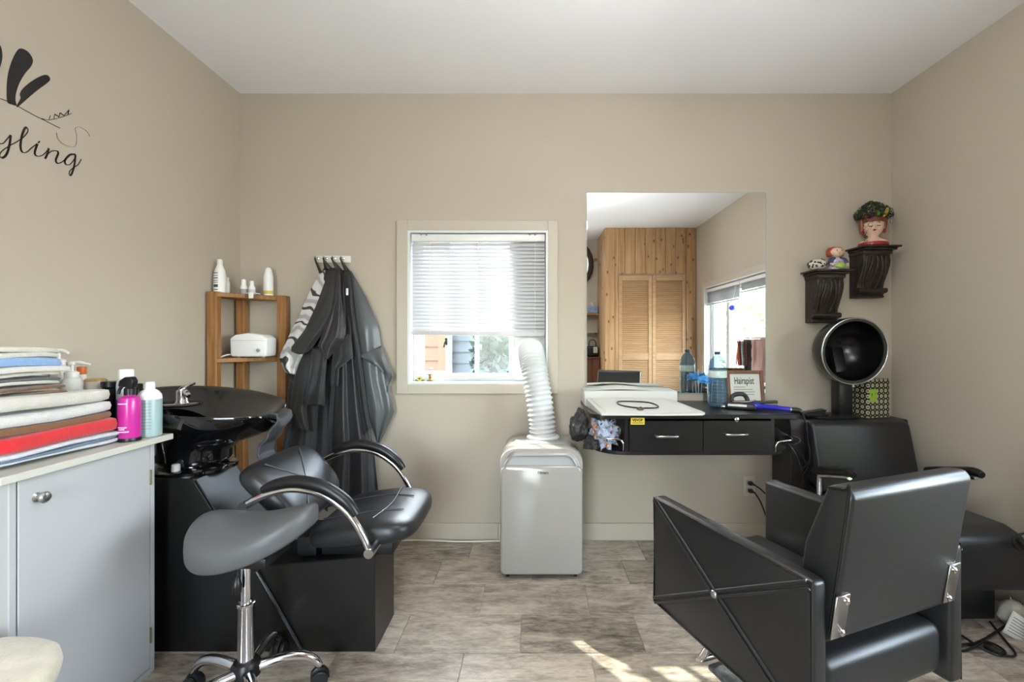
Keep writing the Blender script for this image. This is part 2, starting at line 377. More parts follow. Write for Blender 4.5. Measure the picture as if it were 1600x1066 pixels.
obj('latch', B().box(-0.513, -0.500, ya-0.028, ya-0.012, 1.09, 1.13, 0.003).tube([(-0.506, ya-0.025, 1.12), (-0.51, ya-0.04, 1.10), (-0.515, ya-0.042, 1.075)], 0.005), BLACKPL, w1)
# glazed hose panel that fills the open half of the window
pn = obj('hose_panel', B().box(-0.119, ix1-0.002, ya-0.008, ya+0.012, iz0+0.002, iz1-0.002, 0.003, 1), WHITEPL, w1)
obj('hose_collar', B().lathe([(0.058, 0), (0.084, 0), (0.084, 0.02), (0.076, 0.026), (0.058, 0.026)], (-0.024, ya-0.008, 1.055), mat=Matrix.Rotation(PI/2, 3, 'X')), WHITEPL, pn)
# blind
bl = thing('venetian_blind', 'white horizontal slat blind lowered over most of the small window with the hose', 'blind', (-0.32, W+0.025, 1.18))
bx0, bx1 = ix0+0.004, ix1-0.004
obj('headrail', B().box(bx0, bx1, W+0.004, W+0.045, 1.672, 1.714, 0.004), WHITEPL, bl)
for xx in (bx0+0.07, bx1-0.07): obj('rail_bracket', B().box(xx-0.03, xx+0.03, W-0.001, W+0.03, 1.7145, 1.7165, 0.0005, 1).lathe([(0.005, 0), (0.005, 0.004)], (xx-0.015, W-0.001, 1.705), 10).lathe([(0.005, 0), (0.005, 0.004)], (xx+0.015, W-0.001, 1.705), 10), GREYPL, bl)
ns = 24; slat = B().grid(lambda u, v: Vector(((u-0.5)*(bx1-bx0), (v-0.5)*0.025, 0.0022*(1-(2*v-1)**2))), 1, 6).mesh('slat'); finish(slat, SLAT, 60)
bx_tilt = lambda x: -0.006*(x-bx0)/(bx1-bx0)
for i in range(ns):
    z = 1.656-i*0.0207
    t = i/ns
    piece('slat', slat, ((bx0+bx1)/2, W+0.024, z-0.003*t*t), bl, rot=(math.radians(62), 0.014*t**3, 0))
obj('bottom_rail', B().box(bx0, bx1, W+0.010, W+0.036, -0.013, 0.013, 0.005, mat=Matrix.Translation((0, 0, 1.150)) @ Matrix.Rotation(0.014, 4, 'Y')), M('grey_white_rail', (196, 194, 192), 0.4), bl)
for xx in (px(672, 0, W).x, px(747, 0, W).x, px(836, 0, W).x): obj('ladder_cord', B().tube([(xx, W+0.009, 1.672), (xx, W+0.008, 1.155)], 0.0012, 6), CORDW, bl)
# hose portable air conditioner
ac = thing('portable_air_conditioner', 'white floor standing portable air conditioner below the small window', 'air conditioner', (0.03, 2.27, 0))
def rrect(x0, x1, z0, z1, r_top, r_bot, n=8):
    out = []
    for cx, cz, r, a0 in ((x1-r_bot, z0+r_bot, r_bot, -PI/2), (x1-r_top, z1-r_top, r_top, 0), (x0+r_top, z1-r_top, r_top, PI/2), (x0+r_bot, z0+r_bot, r_bot, PI)):
        for i in range(n+1): out.append((cx+r*math.cos(a0+PI/2*i/n), cz+r*math.sin(a0+PI/2*i/n)))
    return out
def shrink(poly, k, cx=0.03, cz=0.31): return [(cx+(a-cx)*k, cz+(b-cz)*k) for a, b in poly]
base = rrect(-0.166, 0.226, 0.022, 0.612, 0.07, 0.02)
b = B(); rings = []
for y, k in ((2.44, 0.93), (2.43, 0.985), (2.41, 1.0), (2.17, 1.0), (2.145, 0.995), (2.135, 0.985)):
    rings.append([Vector((a, y, z)) for a, z in shrink(base, k)])
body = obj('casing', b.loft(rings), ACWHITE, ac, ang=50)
# recessed grey band under the hood lip and front panel
obj('air_outlet', B().prism(rrect(-0.150, 0.210, 0.40, 0.575, 0.05, 0.01), 'y', 2.122, 2.136, 0.002, 1), GREYPL, ac)
hood = B()
N = 40
def hoodp(u, v):
    a = -0.152+u*0.364; s = abs(2*u-1)
    zt = 0.607-0.07*max(0, (s-0.62)/0.38)**2.2; zb = zt-0.030-0.035*max(0, (s-0.7)/0.3)**2
    z = zt+(zb-zt)*v; y = 2.150-0.034*math.sin(v*PI/2)
    return Vector((a, y, z))
obj('hood_lip', hood.grid(hoodp, N, 6), ACWHITE, ac, ang=60, solid=0.004)
fp = rrect(-0.161, 0.221, 0.026, 0.535, 0.035, 0.022)
b = B(); rings = [[Vector((a, y, z)) for a, z in shrink(fp, k, 0.03, 0.28)] for y, k in ((2.136, 1.0), (2.118, 1.0), (2.110, 0.985), (2.107, 0.96))]
obj('front_panel', b.loft(rings), ACWHITE, ac, ang=45)
obj('brand_lettering', text_b('Fillmers', 0.019, (0.037, 2.1065, 0.497), (1, 0, 0), (0, 0, 1), sx=0.85, bold=0.0004), M('dark_grey_print', (70, 68, 66), 0.5), ac, ang=None)
obj('control_panel', B().box(-0.10, 0.16, 2.21, 2.30, 0.6115, 0.615, 0.002), GREYPL, ac)
for xx in (-0.13, 0.19):
    for yy in (2.15, 2.40): obj('castor', B().lathe([(0.016, -0.008), (0.02, -0.006), (0.02, 0.006), (0.016, 0.008)], (xx, yy, 0.02), 14, Matrix.Rotation(PI/2, 3, 'Y')), BLACKPL, ac)
hp = catmull([(0.042, 2.365, 0.60), (0.036, 2.37, 0.70), (0.018, 2.385, 0.84), (-0.004, 2.405, 0.96), (-0.016, 2.435, 1.022), (-0.022, 2.50, 1.052), (-0.024, 2.545, 1.055), (-0.024, W+0.056, 1.055)], 34)
rr = [0.066+0.0052*math.cos(i*2*PI/6.0) for i in range(len(hp))]
b = B(); b.tube(hp, rr, 28)
obj('exhaust_hose', b, M('white_hose_plastic', (206, 206, 205), 0.4), ac, ang=60)
obj('hose_collar', B().lathe([(0.086, 0), (0.086, 0.012), (0.074, 0.02), (0.06, 0.02)], (0.042, 2.365, 0.606)), WHITEPL, ac)
obj('power_cord', B().tube([(0.0, 2.43, 0.10), (-0.05, 2.47, 0.02), (-0.17, 2.515, 0.006), (-0.40, 2.505, 0.006), (-0.62, 2.52, 0.006), (-0.9, 2.51, 0.006)], 0.0045, 8, smooth=8), CORDW, ac)
# sill ornament
orn = thing('crystal_ornament', 'small faceted clear ball on a little stand on the window sill', 'ornament', (px(672, 590, 2.585).x, W+0.04, iz0))
ox = px(672, 0, 2.585).x
obj('ball', B().ball((ox, W+0.04, iz0+0.060), 0.022, sub=1), CLEARPL, orn, ang=None)
obj('stand', B().lathe([(0.018, 0), (0.02, 0.006), (0.008, 0.014), (0.007, 0.03), (0.014, 0.042)], (ox, W+0.04, iz0)), M('brass', (150, 110, 60), 0.3, metal=0.8), orn)
fx = px(656, 0, 2.585).x
fb = thing('yellow_flower_trinket', 'tiny yellow flower trinket with green leaves beside the clear ball', 'trinket', (fx, W+0.035, iz0))
b = B()
for i in range(7): b.ball((fx+0.011*math.cos(i*PI/3.5), W+0.03, iz0+0.014+0.011*math.sin(i*PI/3.5)), 0.006, (1, 0.6, 1), 1)
obj('petals', b, M('yellow_glaze', (214, 196, 96), 0.4), fb)
obj('centre', B().ball((fx, W+0.027, iz0+0.014), 0.006, sub=1), M('brown_glaze', (70, 48, 30), 0.5), fb)
obj('leaves', B().ball((fx-0.014, W+0.035, iz0+0.006), 0.012, (1.3, 0.7, 0.5), 1).ball((fx+0.016, W+0.035, iz0+0.006), 0.012, (1.3, 0.7, 0.5), 1), M('green_glaze', (84, 116, 70), 0.4), fb)
# ---- right-hand window (seen in the mirror)
w2 = bpy.data.objects.new('window_2', None); C.objects.link(w2); w2.location = (XR, (RY0+RY1)/2, RZ0); struct(w2)
for (p, q, r, s) in ((RY0-0.06, RY0, RZ0-0.06, RZ1+0.06), (RY1, RY1+0.06, RZ0-0.06, RZ1+0.06), (RY0, RY1, RZ1, RZ1+0.06), (RY0, RY1, RZ0-0.06, RZ0)):
    obj('casing', B().box(XR-0.016, XR-0.0005, p, q, r, s, 0.002, 1), TRIM, w2)
obj('jamb_liner', B().box(XR-0.014, XR+T, RY0, RY0+e, RZ0, RZ1).box(XR-0.014, XR+T, RY1-e, RY1, RZ0, RZ1).box(XR-0.014, XR+T, RY0+e, RY1-e, RZ1-e, RZ1).box(XR-0.014, XR+T, RY0+e, RY1-e, RZ0, RZ0+e), VINYL, w2)
def framey(y0, y1, z0, z1, t, x0, x1):
    return B().box(x0, x1, y0, y0+t, z0, z1, 0.003, 1).box(x0, x1, y1-t, y1, z0, z1, 0.003, 1).box(x0, x1, y0+t, y1-t, z1-t, z1, 0.003, 1).box(x0, x1, y0+t, y1-t, z0, z0+t, 0.003, 1)
obj('window_frame', framey(RY0+e, RY1-e, RZ0+e, RZ1-e, 0.035, XR+0.06, XR+0.13), VINYL, w2)
for (p, q) in ((RY0+e+0.03, 0.20), (0.20, 1.03), (1.03, RY1-e-0.03)):
    s = obj('sash', framey(p, q, RZ0+0.04, RZ1-0.04, 0.04, XR+0.07, XR+0.11), VINYL, w2)
    obj('pane', B().box(XR+0.088, XR+0.092, p+0.03, q-0.03, RZ0+0.07, RZ1-0.07), GLASS, s, ang=None)
def stacked_blind(y0, y1, label, n, z1=1.70):
    t = thing('raised_blind', label, 'blind', (XR+0.03, (y0+y1)/2, z1-0.14))
    obj('headrail', B().box(XR+0.008, XR+0.046, y0, y1, z1-0.035, z1, 0.003), WHITEPL, t)
    me = B().box(-0.0125, 0.0125, -(y1-y0)/2, (y1-y0)/2, -0.0008, 0.0008).mesh('slat'); finish(me, SLAT, None)
    for i in range(n): piece('slat', me, (XR+0.027, (y0+y1)/2, z1-0.04-i*0.0052), t)
    obj('bottom_rail', B().box(XR+0.014, XR+0.040, y0, y1, z1-0.04-n*0.0052-0.02, z1-0.04-n*0.0052-0.002, 0.003), M('grey_white_rail', (196, 194, 192), 0.4), t)
stacked_blind(RY0+0.02, 0.60, 'white slat blind drawn up at the big window, next to the pine closet', 24)
stacked_blind(0.62, RY1-0.02, 'shorter white slat blind drawn up at the big window above the hanging blue glass ball', 13)
gb = thing('hanging_glass_ball', 'round cobalt blue glass ball hanging by a thread in the big window', 'ornament', (XR-0.06, 0.62, 1.40))
obj('ball', B().ball((XR-0.06, 0.62, 1.43), 0.034, (1, 1, 0.85), 3), M('cobalt_glass', (30, 48, 200), 0.08, coat=1.0), gb)
obj('thread', B().tube([(XR-0.06, 0.62, 1.46), (XR-0.016, 0.62, 1.74)], 0.0012, 5), CORDW, gb)
# ---- knotty pine closet behind the camera (in the mirror)
CY0, CX0 = -0.536, 0.864
cl = struct(bpy.data.objects.new('wall_closet', None)); C.objects.link(cl); cl.location = ((CX0+XR)/2, CY0, 0)
dx0, dx1, dz = 1.03, 1.872, 1.916
bw = 0.125
x = CX0; i = 0
while x < XR-0.005:
    x1 = min(x+bw-0.004, XR-0.002)
    z0 = 0.0
    if x1 <= dx0+0.01 or x >= dx1-0.01: segs = [(0.0, H-0.001)]
    else: segs = [(dz+0.012, H-0.001)]
    xa, xb = x, x1
    if x < dx0 < x1:
        obj('plank', B().box(x, dx0, CY0-0.018, CY0, 0.0, H-0.001, 0.003, 1), PINE, cl); xa = dx0+0.001; segs = [(dz+0.012, H-0.001)]
    if x < dx1 < x1:
        obj('plank', B().box(dx1, x1, CY0-0.018, CY0, 0.0, H-0.001, 0.003, 1), PINE, cl); xb = dx1-0.001; segs = [(dz+0.012, H-0.001)]
    for (p, q) in segs: obj('plank', B().box(xa, xb, CY0-0.018, CY0, p, q, 0.003, 1), PINE, cl)
    x += bw
y = CY0-0.018
while y > YR+0.01:
    y0 = max(y-bw+0.002, YR+0.001); obj('plank', B().box(CX0, CX0+0.018, y0, y-0.0005, 0, H-0.001, 0.003, 1), PINE, cl); y -= bw
def bifold(x0, x1):
    t = thing('bifold_door', 'pine louvred folding closet door with many slats', 'door', ((x0+x1)/2, CY0-0.03, 0), 0, 'louvred leaves of the pine closet')
    st = 0.045
    obj('stile', B().box(x0, x0+st, CY0-0.045, CY0-0.012, 0.012, dz, 0.003, 1), PINEL, t)
    obj('stile', B().box(x1-st, x1, CY0-0.045, CY0-0.012, 0.012, dz, 0.003, 1), PINEL, t)
    for z0, z1 in ((0.012, 0.15), (0.86, 0.95), (dz-0.07, dz)): obj('rail', B().box(x0+st, x1-st, CY0-0.045, CY0-0.012, z0, z1, 0.003, 1), PINEL, t)
    me = B().box(-(x1-x0-2*st)/2, (x1-x0-2*st)/2, -0.018, 0.018, -0.0035, 0.0035, 0.002, 1).mesh('slat'); finish(me, PINEL, None)
    for z0, z1 in ((0.15, 0.86), (0.95, dz-0.07)):
        n = int((z1-z0)/0.025)
        for j in range(n): piece('slat', me, ((x0+x1)/2, CY0-0.029, z0+(j+0.5)*(z1-z0)/n), t, rot=(math.radians(-58), 0, 0))
bifold(dx0+0.004, (dx0+dx1)/2-0.002); bifold((dx0+dx1)/2+0.002, dx1-0.004)
obj('head_track', B().box(dx0, dx1, CY0-0.04, CY0-0.008, dz+0.002, dz+0.011), STEEL, cl)
# ---- hanging lamps added out of view to brighten the room
def fill_tube_lamp(x, y, label):
    t = thing('fill_tube_light', label, 'ceiling light', (x, y, H-0.42), 0, 'added unseen hanging lights')
    obj('housing', B().box(x-0.62, x+0.62, y-0.05, y+0.05, H-0.34, H-0.30, 0.006), WHITEPL, t)
    for xx in (x-0.5, x+0.5): obj('suspension_rod', B().tube([(xx, y, H-0.30), (xx, y, H-0.0005)], 0.006, 8), STEEL, t)
    obj('diffuser', B().box(x-0.60, x+0.60, y-0.09, y+0.09, H-0.42, H-0.34, 0.03, 3), M('fill_tube_glow', (248, 250, 255), 0.5, emit=2.0), t)
gp = Vector((0.32, 1.0, 2.14))  # globe lamp added above the view to lift walls and ceiling
t = thing('fill_globe_pendant', 'unseen white globe pendant lamp added to brighten the room', 'pendant lamp', gp)
obj('globe', B().ball(gp, 0.15, sub=4), M('fill_globe_glow', (250, 250, 252), 0.4, emit=12.0), t, ang=60)
obj('stem', B().tube([gp+Vector((0, 0, 0.145)), (gp.x, gp.y, H-0.03)], 0.007, 8), STEEL, t)
obj('canopy', B().lathe([(0.02, -0.035), (0.05, -0.03), (0.055, -0.0005)], (gp.x, gp.y, H), 20), STEEL, t)
fill_tube_lamp(-0.40, -0.50, 'long white hanging tube light added as unseen fill near the rear door')  # tube lamp added behind the camera as fill
# ------------------------------------------------------------------ left side
# lettering and leaf drawing stuck on the left wall (traced in photo pixels onto the wall plane)
dc = thing('wall_decal', 'black vinyl wall decal with leaves, fine line drawing and handwritten word', 'wall decal', (XL+0.001, 1.45, 1.7))
def wl(zx, zy, h=0.0008):
    x, y = zx/4.44, 50+zy/4.44
    d = -XL*F/(CX-x); return Vector((XL+h, d, EYE-(y-CY)*d/F))
def stroke(pts, w0, w1=None, k=8):
    P = catmull([wl(a, b) for a, b in pts], k); n = len(P); b = B(); v = []; f = []
    w1 = w1 or w0
    for i, p in enumerate(P):
        t = (P[min(n-1, i+1)]-P[max(0, i-1)]).normalized(); nn = Vector((0, -t.z, t.y))
        dn = 1 if t.z < -0.2 else (0.45 if t.z > 0.2 else 0.65)       # heavier down-strokes
        w = (w0+(w1-w0)*i/(n-1))*dn/2
        for hx in (0, 0.0006):
            v += [p+nn*w+Vector((hx, 0, 0)), p-nn*w+Vector((hx, 0, 0))]
    for i in range(n-1):
        a = i*4; c = a+4; f += [(a+2, a+3, c+3, c+2), (a, c, c+1, a+1), (a, a+2, c+2, c), (a+1, c+1, c+3, a+3)]
    b.add(v, f); return b
def blob(pts):
    P = catmull([wl(a, b) for a, b in pts], 6, True); n = len(P)
    return B().add(P+[p+Vector((0.0006, 0, 0)) for p in P], [tuple(range(n)), tuple(range(n, 2*n))[::-1]]+[(i, (i+1) % n, n+(i+1) % n, n+i) for i in range(n)])
for L in ([(50, 485), (44, 400), (52, 300), (80, 200), (118, 128), (150, 115), (195, 140), (225, 190), (215, 235), (170, 290), (130, 360), (108, 430), (105, 475), (112, 510), (80, 502)],
          [(113, 517), (125, 490), (142, 458), (136, 430), (160, 390), (220, 340), (290, 302), (328, 300), (345, 325), (330, 350), (250, 410), (180, 470), (125, 517)],
          [(-34, 92), (2, 98), (14, 170), (0, 240), (-35, 330), (-58, 400), (-62, 200)]):
    obj('leaf', blob(L), BLACKINK, dc, ang=None)
T1, T2 = 0.0022, 0.0010
lines = B()
for L, w in (([(-40, 446), (0, 462), (60, 485), (130, 520), (230, 575), (320, 620), (415, 668)], T1), ([(285, 600), (340, 610), (420, 592), (495, 565)], T1),
          ([(338, 606), (348, 580)], T1), ([(372, 602), (378, 570)], T1), ([(378, 570), (408, 590)], T1), ([(408, 590), (414, 560)], T1), ([(414, 560), (442, 580)], T1), ([(442, 580), (476, 540)], T1), ([(476, 540), (470, 570)], T1),
          ([(390, 700), (400, 740), (440, 780), (500, 798), (525, 780), (530, 720), (520, 670), (550, 660), (600, 690), (620, 725)], T2)):
    q = stroke(L, w*1.6); lines.add(q.v, q.f)
obj('line_drawing', lines, BLACKINK, dc, ang=None)
G = 0.0062
letters = {'s': [[(-185, 735), (-140, 690), (-112, 640), (-102, 690), (-118, 740), (-150, 745)]],
 't': [[(-120, 735), (-60, 690), (-30, 600), (-48, 700), (-60, 765), (-40, 790), (-5, 775)], [(-75, 640), (-10, 668)]],
 'y': [[(-5, 775), (20, 772), (45, 745), (70, 715)], [(72, 715), (64, 780), (45, 845), (18, 872), (-4, 862), (8, 830), (60, 792), (110, 765)]],
 'l': [[(110, 765), (160, 730), (190, 692), (187, 665), (170, 670), (150, 720), (140, 790), (150, 830), (180, 835), (220, 802), (255, 775)]],
 'i': [[(258, 775), (240, 830), (245, 855), (270, 862), (300, 850), (335, 812)], [(264, 760), (272, 768)]],
 'n': [[(337, 806), (325, 850), (310, 880)], [(316, 865), (350, 830), (385, 824), (402, 840), (385, 890), (400, 912), (430, 900), (455, 878)]],
 'g': [[(522, 850), (485, 852), (450, 888), (455, 918), (485, 918), (515, 880), (522, 850)], [(522, 850), (515, 920), (495, 985), (480, 992), (482, 965), (510, 940), (540, 920), (562, 882)]]}
for ch, ss in letters.items():
    b = B()
    for s_ in ss: q = stroke(s_, G*(1.6 if len(s_) == 2 and ch == 'i' else 1)); b.add(q.v, q.f)
    obj('letter', b, BLACKINK, dc, ang=None)
# ---- white cabinet
CXF = -1.290; CYN, CYF = 1.113, 1.542; CT = 0.771
cb = thing('white_cabinet', 'white painted cabinet with one door and round metal knob', 'cabinet', ((XL+CXF)/2+0.01, 1.33, 0))
obj('body', B().box(XL+0.016, CXF, CYN, CYN+0.018, 0.0, CT, 0.002, 1).box(XL+0.016, CXF, CYF-0.018, CYF, 0.0, CT, 0.002, 1).box(XL+0.016, CXF-0.02, CYN+0.018, CYF-0.018, 0.03, 0.048)
    .box(XL+0.016, XL+0.024, CYN+0.018, CYF-0.018, 0.0, CT).box(CXF-0.02, CXF, CYN+0.018, CYF-0.018, 0.0, 0.02).box(XL+0.016, CXF-0.02, CYN+0.018, CYF-0.018, CT-0.018, CT), WHITEPAINT, cb)
obj('top', B().box(XL+0.014, CXF+0.016, CYN-0.03, CYF+0.06, CT, CT+0.02, 0.002, 1), CREAMTOP, cb)
dr = obj('door', B().box(CXF-0.017, CXF+0.001, CYN+0.0205, CYF-0.0205, 0.022, CT-0.003, 0.002, 1), WHITEPAINT, cb)
kp = px(57, 777, CXF*F/(57-CX))
obj('knob', B().lathe([(0.012, 0), (0.007, 0.004), (0.006, 0.012), (0.013, 0.016), (0.015, 0.022), (0.011, 0.027), (0.0, 0.029)], (CXF+0.001, kp.y, kp.z), 20, Matrix.Rotation(PI/2, 3, 'Y')), STEEL, dr)
for zz in (0.13, 0.66): obj('hinge', B().tube([(CXF+0.002, CYF-0.0195, zz-0.025), (CXF+0.002, CYF-0.0195, zz+0.025)], 0.0035, 8), M('brass_hinge', (120, 112, 74), 0.4, metal=0.8), dr)
# ---- folded towels: one layered slab each
TOP = CT+0.02
def towel(name, label, col, x0, x1, y0, y1, z0, th, layers=2, col2=None, sag=0.0, seed=0, stripe=None):
    if min(col) > 190: col = tuple(int(v*0.9) for v in col)
    rnd = random.Random(seed); base = M(name+'_terry', col, 0.95, bump=0.5, bscale=260, sheen=0.3, var=0.06, vscale=40)
    t = thing('folded_towel', label, 'towel', ((x0+x1)/2, (y0+y1)/2, z0), 0, 'towels stacked on the white cabinet')
    lt = th/layers
    for k in range(layers):
        b = B(); ox = rnd.uniform(-0.006, 0.006); oy = rnd.uniform(-0.012, 0.008); ph = rnd.uniform(0, 6)
        def outline(a, ox=ox, oy=oy):
            c, s = math.cos(a), math.sin(a); p = 0.22
            return ((x1-x0)/2*math.copysign(abs(c)**p, c), (y1-y0)/2*math.copysign(abs(s)**p, s))
        zf = lambda x, y, ph=ph: 0.0022*math.sin(x*22+ph)+0.003*math.sin(y*15+ph*2)-sag*((x/(x1-x0)*2)**2*0.4+(y/(y1-y0)*2)**4)
        b.puff(outline, lt*1.03, 0.30, 48, 10, zf, ((x0+x1)/2+ox, (y0+y1)/2+oy, z0+lt*(k+0.5)))
        m = base
        if col2 and k % 2 == 1: m = M(name+'_second_terry', col2, 0.95, bump=0.5, bscale=260, sheen=0.3)
        obj('fold', b, m, t, ang=60)
    return t
z = TOP+0.005
X0, X1 = XL+0.02, -1.335
def nxt(th): 
    global z
    r = z; z += th; return r
towel('blue_stripe', 'white towel with a slate blue stripe at the bottom of the stack', (214, 214, 222), X0, X1+0.008, 1.11, 1.475, nxt(0.034), 0.034, 3, (92, 112, 132), seed=1)
towel('red', 'bright red folded towel low in the stack', (196, 34, 40), X0, X1, 1.12, 1.465, nxt(0.044), 0.044, 1, seed=2)
towel('brown', 'brown folded towel lying on the red one', (120, 78, 48), X0, X1+0.002, 1.10, 1.46, nxt(0.022), 0.022, 1, seed=3)
towel('white_low', 'thick white folded towel lying on the brown one', (224, 220, 218), X0, X1+0.006, 1.09, 1.465, nxt(0.032), 0.032, 1, seed=4)
towel('white_high', 'cream white folded towel under the dark brown one', (218, 212, 202), X0, X1-0.012, 1.11, 1.46, nxt(0.038), 0.038, 1, seed=5)
EX = -1.40
towel('dark_brown', 'dark brown towel folded in thin layers in the upper stack', (104, 76, 52), X0, EX, 1.09, 1.372, nxt(0.030), 0.030, 3, (150, 128, 110), sag=0.006, seed=6)
towel('grey_stripe', 'white towel with dark grey stripe in the upper stack', (216, 210, 200), X0, EX-0.006, 1.10, 1.372, nxt(0.034), 0.034, 3, (82, 82, 84), sag=0.006, seed=7)
towel('white_third', 'thin white towel under the light blue one', (226, 222, 216), X0, EX+0.002, 1.10, 1.385, nxt(0.018), 0.018, 1, sag=0.006, seed=8)
towel('light_blue', 'light blue folded towel near the top of the stack', (132, 164, 204), X0, EX-0.004, 1.09, 1.372, nxt(0.026), 0.026, 1, sag=0.008, seed=9)
towel('white_top', 'off white towel on the very top of the stack', (222, 218, 206), X0, EX-0.012, 1.11, 1.365, nxt(0.030), 0.030, 2, sag=0.008, seed=10)
# ---- bottles on the cabinet
def at_cab(x, d): return Vector(((x-CX)*d/F, d, TOP))
c = at_cab(202.5, 1.485)
t = thing('pink_spray_bottle', 'magenta pink spray bottle with black trigger at the edge of the cabinet top', 'bottle', c)
obj('bottle', B().lathe([(0.028, 0), (0.030, 0.003), (0.030, 0.128), (0.027, 0.140), (0.013, 0.147), (0.012, 0.152)], c+Vector((0, 0, 0.001)), 28), M('magenta_plastic', (186, 44, 140), 0.25), t)
obj('base_band', B().lathe([(0.0305, 0), (0.0308, 0.004), (0.0308, 0.011), (0.0302, 0.012)], c, 28), BLACKPL, t)
obj('trigger_head', B().lathe([(0.015, 0), (0.015, 0.02), (0.012, 0.024)], c+Vector((0, 0, 0.150)), 20).prism([(-0.030, 0.178), (-0.026, 0.196), (-0.008, 0.209), (0.012, 0.209), (0.020, 0.196), (0.016, 0.172)], 'y', c.y-0.011, c.y+0.011, 0.003, mat=Matrix.Translation((c.x, 0, c.z))), BLACKPL, t)
obj('trigger', B().tube([c+Vector((-0.020, 0, 0.182)), c+Vector((-0.030, -0.002, 0.168)), c+Vector((-0.032, -0.004, 0.152))], [0.006, 0.005, 0.004], 8, smooth=4), BLACKPL, t)
pm = M('white_print', (238, 214, 230), 0.5)
b = B()
for zz, ww in ((0.046, 0.030), (0.040, 0.018), (0.032, 0.040), (0.122, 0.030)):
    b.grid(lambda u, v: c+Vector((0.0304*math.sin((u-0.5)*ww/0.03), -0.0304*math.cos((u-0.5)*ww/0.03), zz+v*0.003)), 8, 1)
obj('print_line', b, pm, t, ang=None)
c = at_cab(234, 1.552)
t = thing('sage_shampoo_bottle', 'pale sage green round shampoo bottle with white cap beside the pink spray', 'bottle', c)
obj('bottle', B().lathe([(0.030, 0), (0.034, 0.004), (0.034, 0.125), (0.032, 0.142), (0.024, 0.154), (0.015, 0.160)], c), M('sage_plastic', (146, 166, 166), 0.3), t)
obj('shoulder', B().lathe([(0.0345, 0.128), (0.0325, 0.1425), (0.0245, 0.1545), (0.0155, 0.161)], c), WHITEPL, t)
obj('cap', B().lathe([(0.015, 0.158), (0.015, 0.18), (0.013, 0.186), (0.0, 0.187)], c), WHITEPL, t)
b = B()
for i in range(9):
    b.grid(lambda u, v: c+Vector((0.0343*math.sin((u-0.45)*1.5), -0.0343*math.cos((u-0.45)*1.5), 0.03+i*0.0105+v*0.0018)), 8, 1)
obj('print_line', b, M('slate_print', (110, 134, 142), 0.5), t, ang=None)
c = at_cab(197, 1.562)
t = thing('clear_bottle_white_cap', 'clear bottle with white screw cap and blue label behind the pink spray', 'bottle', c)
obj('bottle', B().lathe([(0.024, 0), (0.026, 0.004), (0.026, 0.175), (0.024, 0.192), (0.016, 0.2)], c), M('milky_plastic', (196, 200, 204), 0.25), t)
obj('label_band', B().lathe([(0.0262, 0.01), (0.0266, 0.011), (0.0266, 0.125), (0.0262, 0.126)], c), M('blue_label', (50, 54, 128), 0.4), t)
obj('cap', B().lathe([(0.021, 0.198), (0.021, 0.224), (0.019, 0.228), (0.0, 0.229)], c), WHITEPL, t)
c = at_cab(173, 1.565)
t = thing('black_clip_jar', 'short black jar behind the towels and the clear bottle', 'jar', c)
obj('jar', B().lathe([(0.022, 0), (0.024, 0.003), (0.024, 0.16), (0.02, 0.165)], c), BLACKPL, t)
obj('lid', B().lathe([(0.018, 0.165), (0.026, 0.168), (0.026, 0.186), (0.0, 0.188)], c), BLACKPL, t)
c = at_cab(218, 1.575)
t = thing('black_bottle', 'small black flip top bottle between the clear and the sage bottle', 'bottle', c)
obj('bottle', B().lathe([(0.008, 0), (0.0095, 0.003), (0.0095, 0.15), (0.008, 0.158)], c), BLACKPL, t)
obj('cap', B().lathe([(0.009, 0.157), (0.0095, 0.159), (0.0095, 0.178), (0.0, 0.18)], c), BLACKPL, t)
def pump(name, label, x, d, hb, r, mat, tilt=0, cap=WHITEPL):
    c = at_cab(x, d); t = thing(name, label, 'bottle', c)
    obj('bottle', B().lathe([(r*0.94, 0), (r, 0.005), (r, hb*0.9), (r*0.8, hb*0.97), (0.016, hb)], c), mat, t)
    obj('collar', B().lathe([(0.019, hb), (0.019, hb+0.016), (0.012, hb+0.020)], c), cap, t)
    ph = obj('pump_head', B().lathe([(0.005, hb+0.018), (0.005, hb+0.040), (0.012, hb+0.041), (0.014, hb+0.052), (0.0, hb+0.054)], c).tube([c+Vector((0, 0, hb+0.047)), c+Vector((0.022*math.cos(tilt), 0.022*math.sin(tilt), hb+0.048)), c+Vector((0.05*math.cos(tilt), 0.05*math.sin(tilt), hb+0.040))], [0.007, 0.006, 0.004], 8, smooth=4), cap, t)
pump('tall_pump_bottle', 'tall white pump bottle standing behind the top of the towels', 92, 1.555, 0.245, 0.021, M('cream_plastic', (226, 222, 210), 0.35), -0.3)
pump('clear_pump_bottle', 'pale pump bottle with white collar right behind the towels', 112, 1.515, 0.205, 0.028, M('pale_grey_plastic', (208, 208, 202), 0.3), 0.3)
c = at_cab(128, 1.585)
t = thing('orange_capped_tube', 'cream tube with an orange cap behind the pump bottle', 'tube', c)
obj('tube_body', B().lathe([(0.011, 0), (0.0125, 0.004), (0.0125, 0.205), (0.011, 0.21)], c), M('cream_plastic', (226, 222, 210), 0.35), t)
obj('cap', B().lathe([(0.011, 0.209), (0.013, 0.211), (0.013, 0.235), (0.0, 0.237)], c), M('orange_plastic', (206, 104, 54), 0.35), t)
c = at_cab(150, 1.570)
t = thing('beige_jar', 'wide beige frosted jar with gold rim behind the white towels', 'jar', c)
obj('jar', B().lathe([(0.028, 0), (0.030, 0.004), (0.030, 0.188), (0.026, 0.194), (0.024, 0.19), (0.026, 0.01), (0, 0.01)], c), M('frosted_beige', (204, 196, 182), 0.35), t)
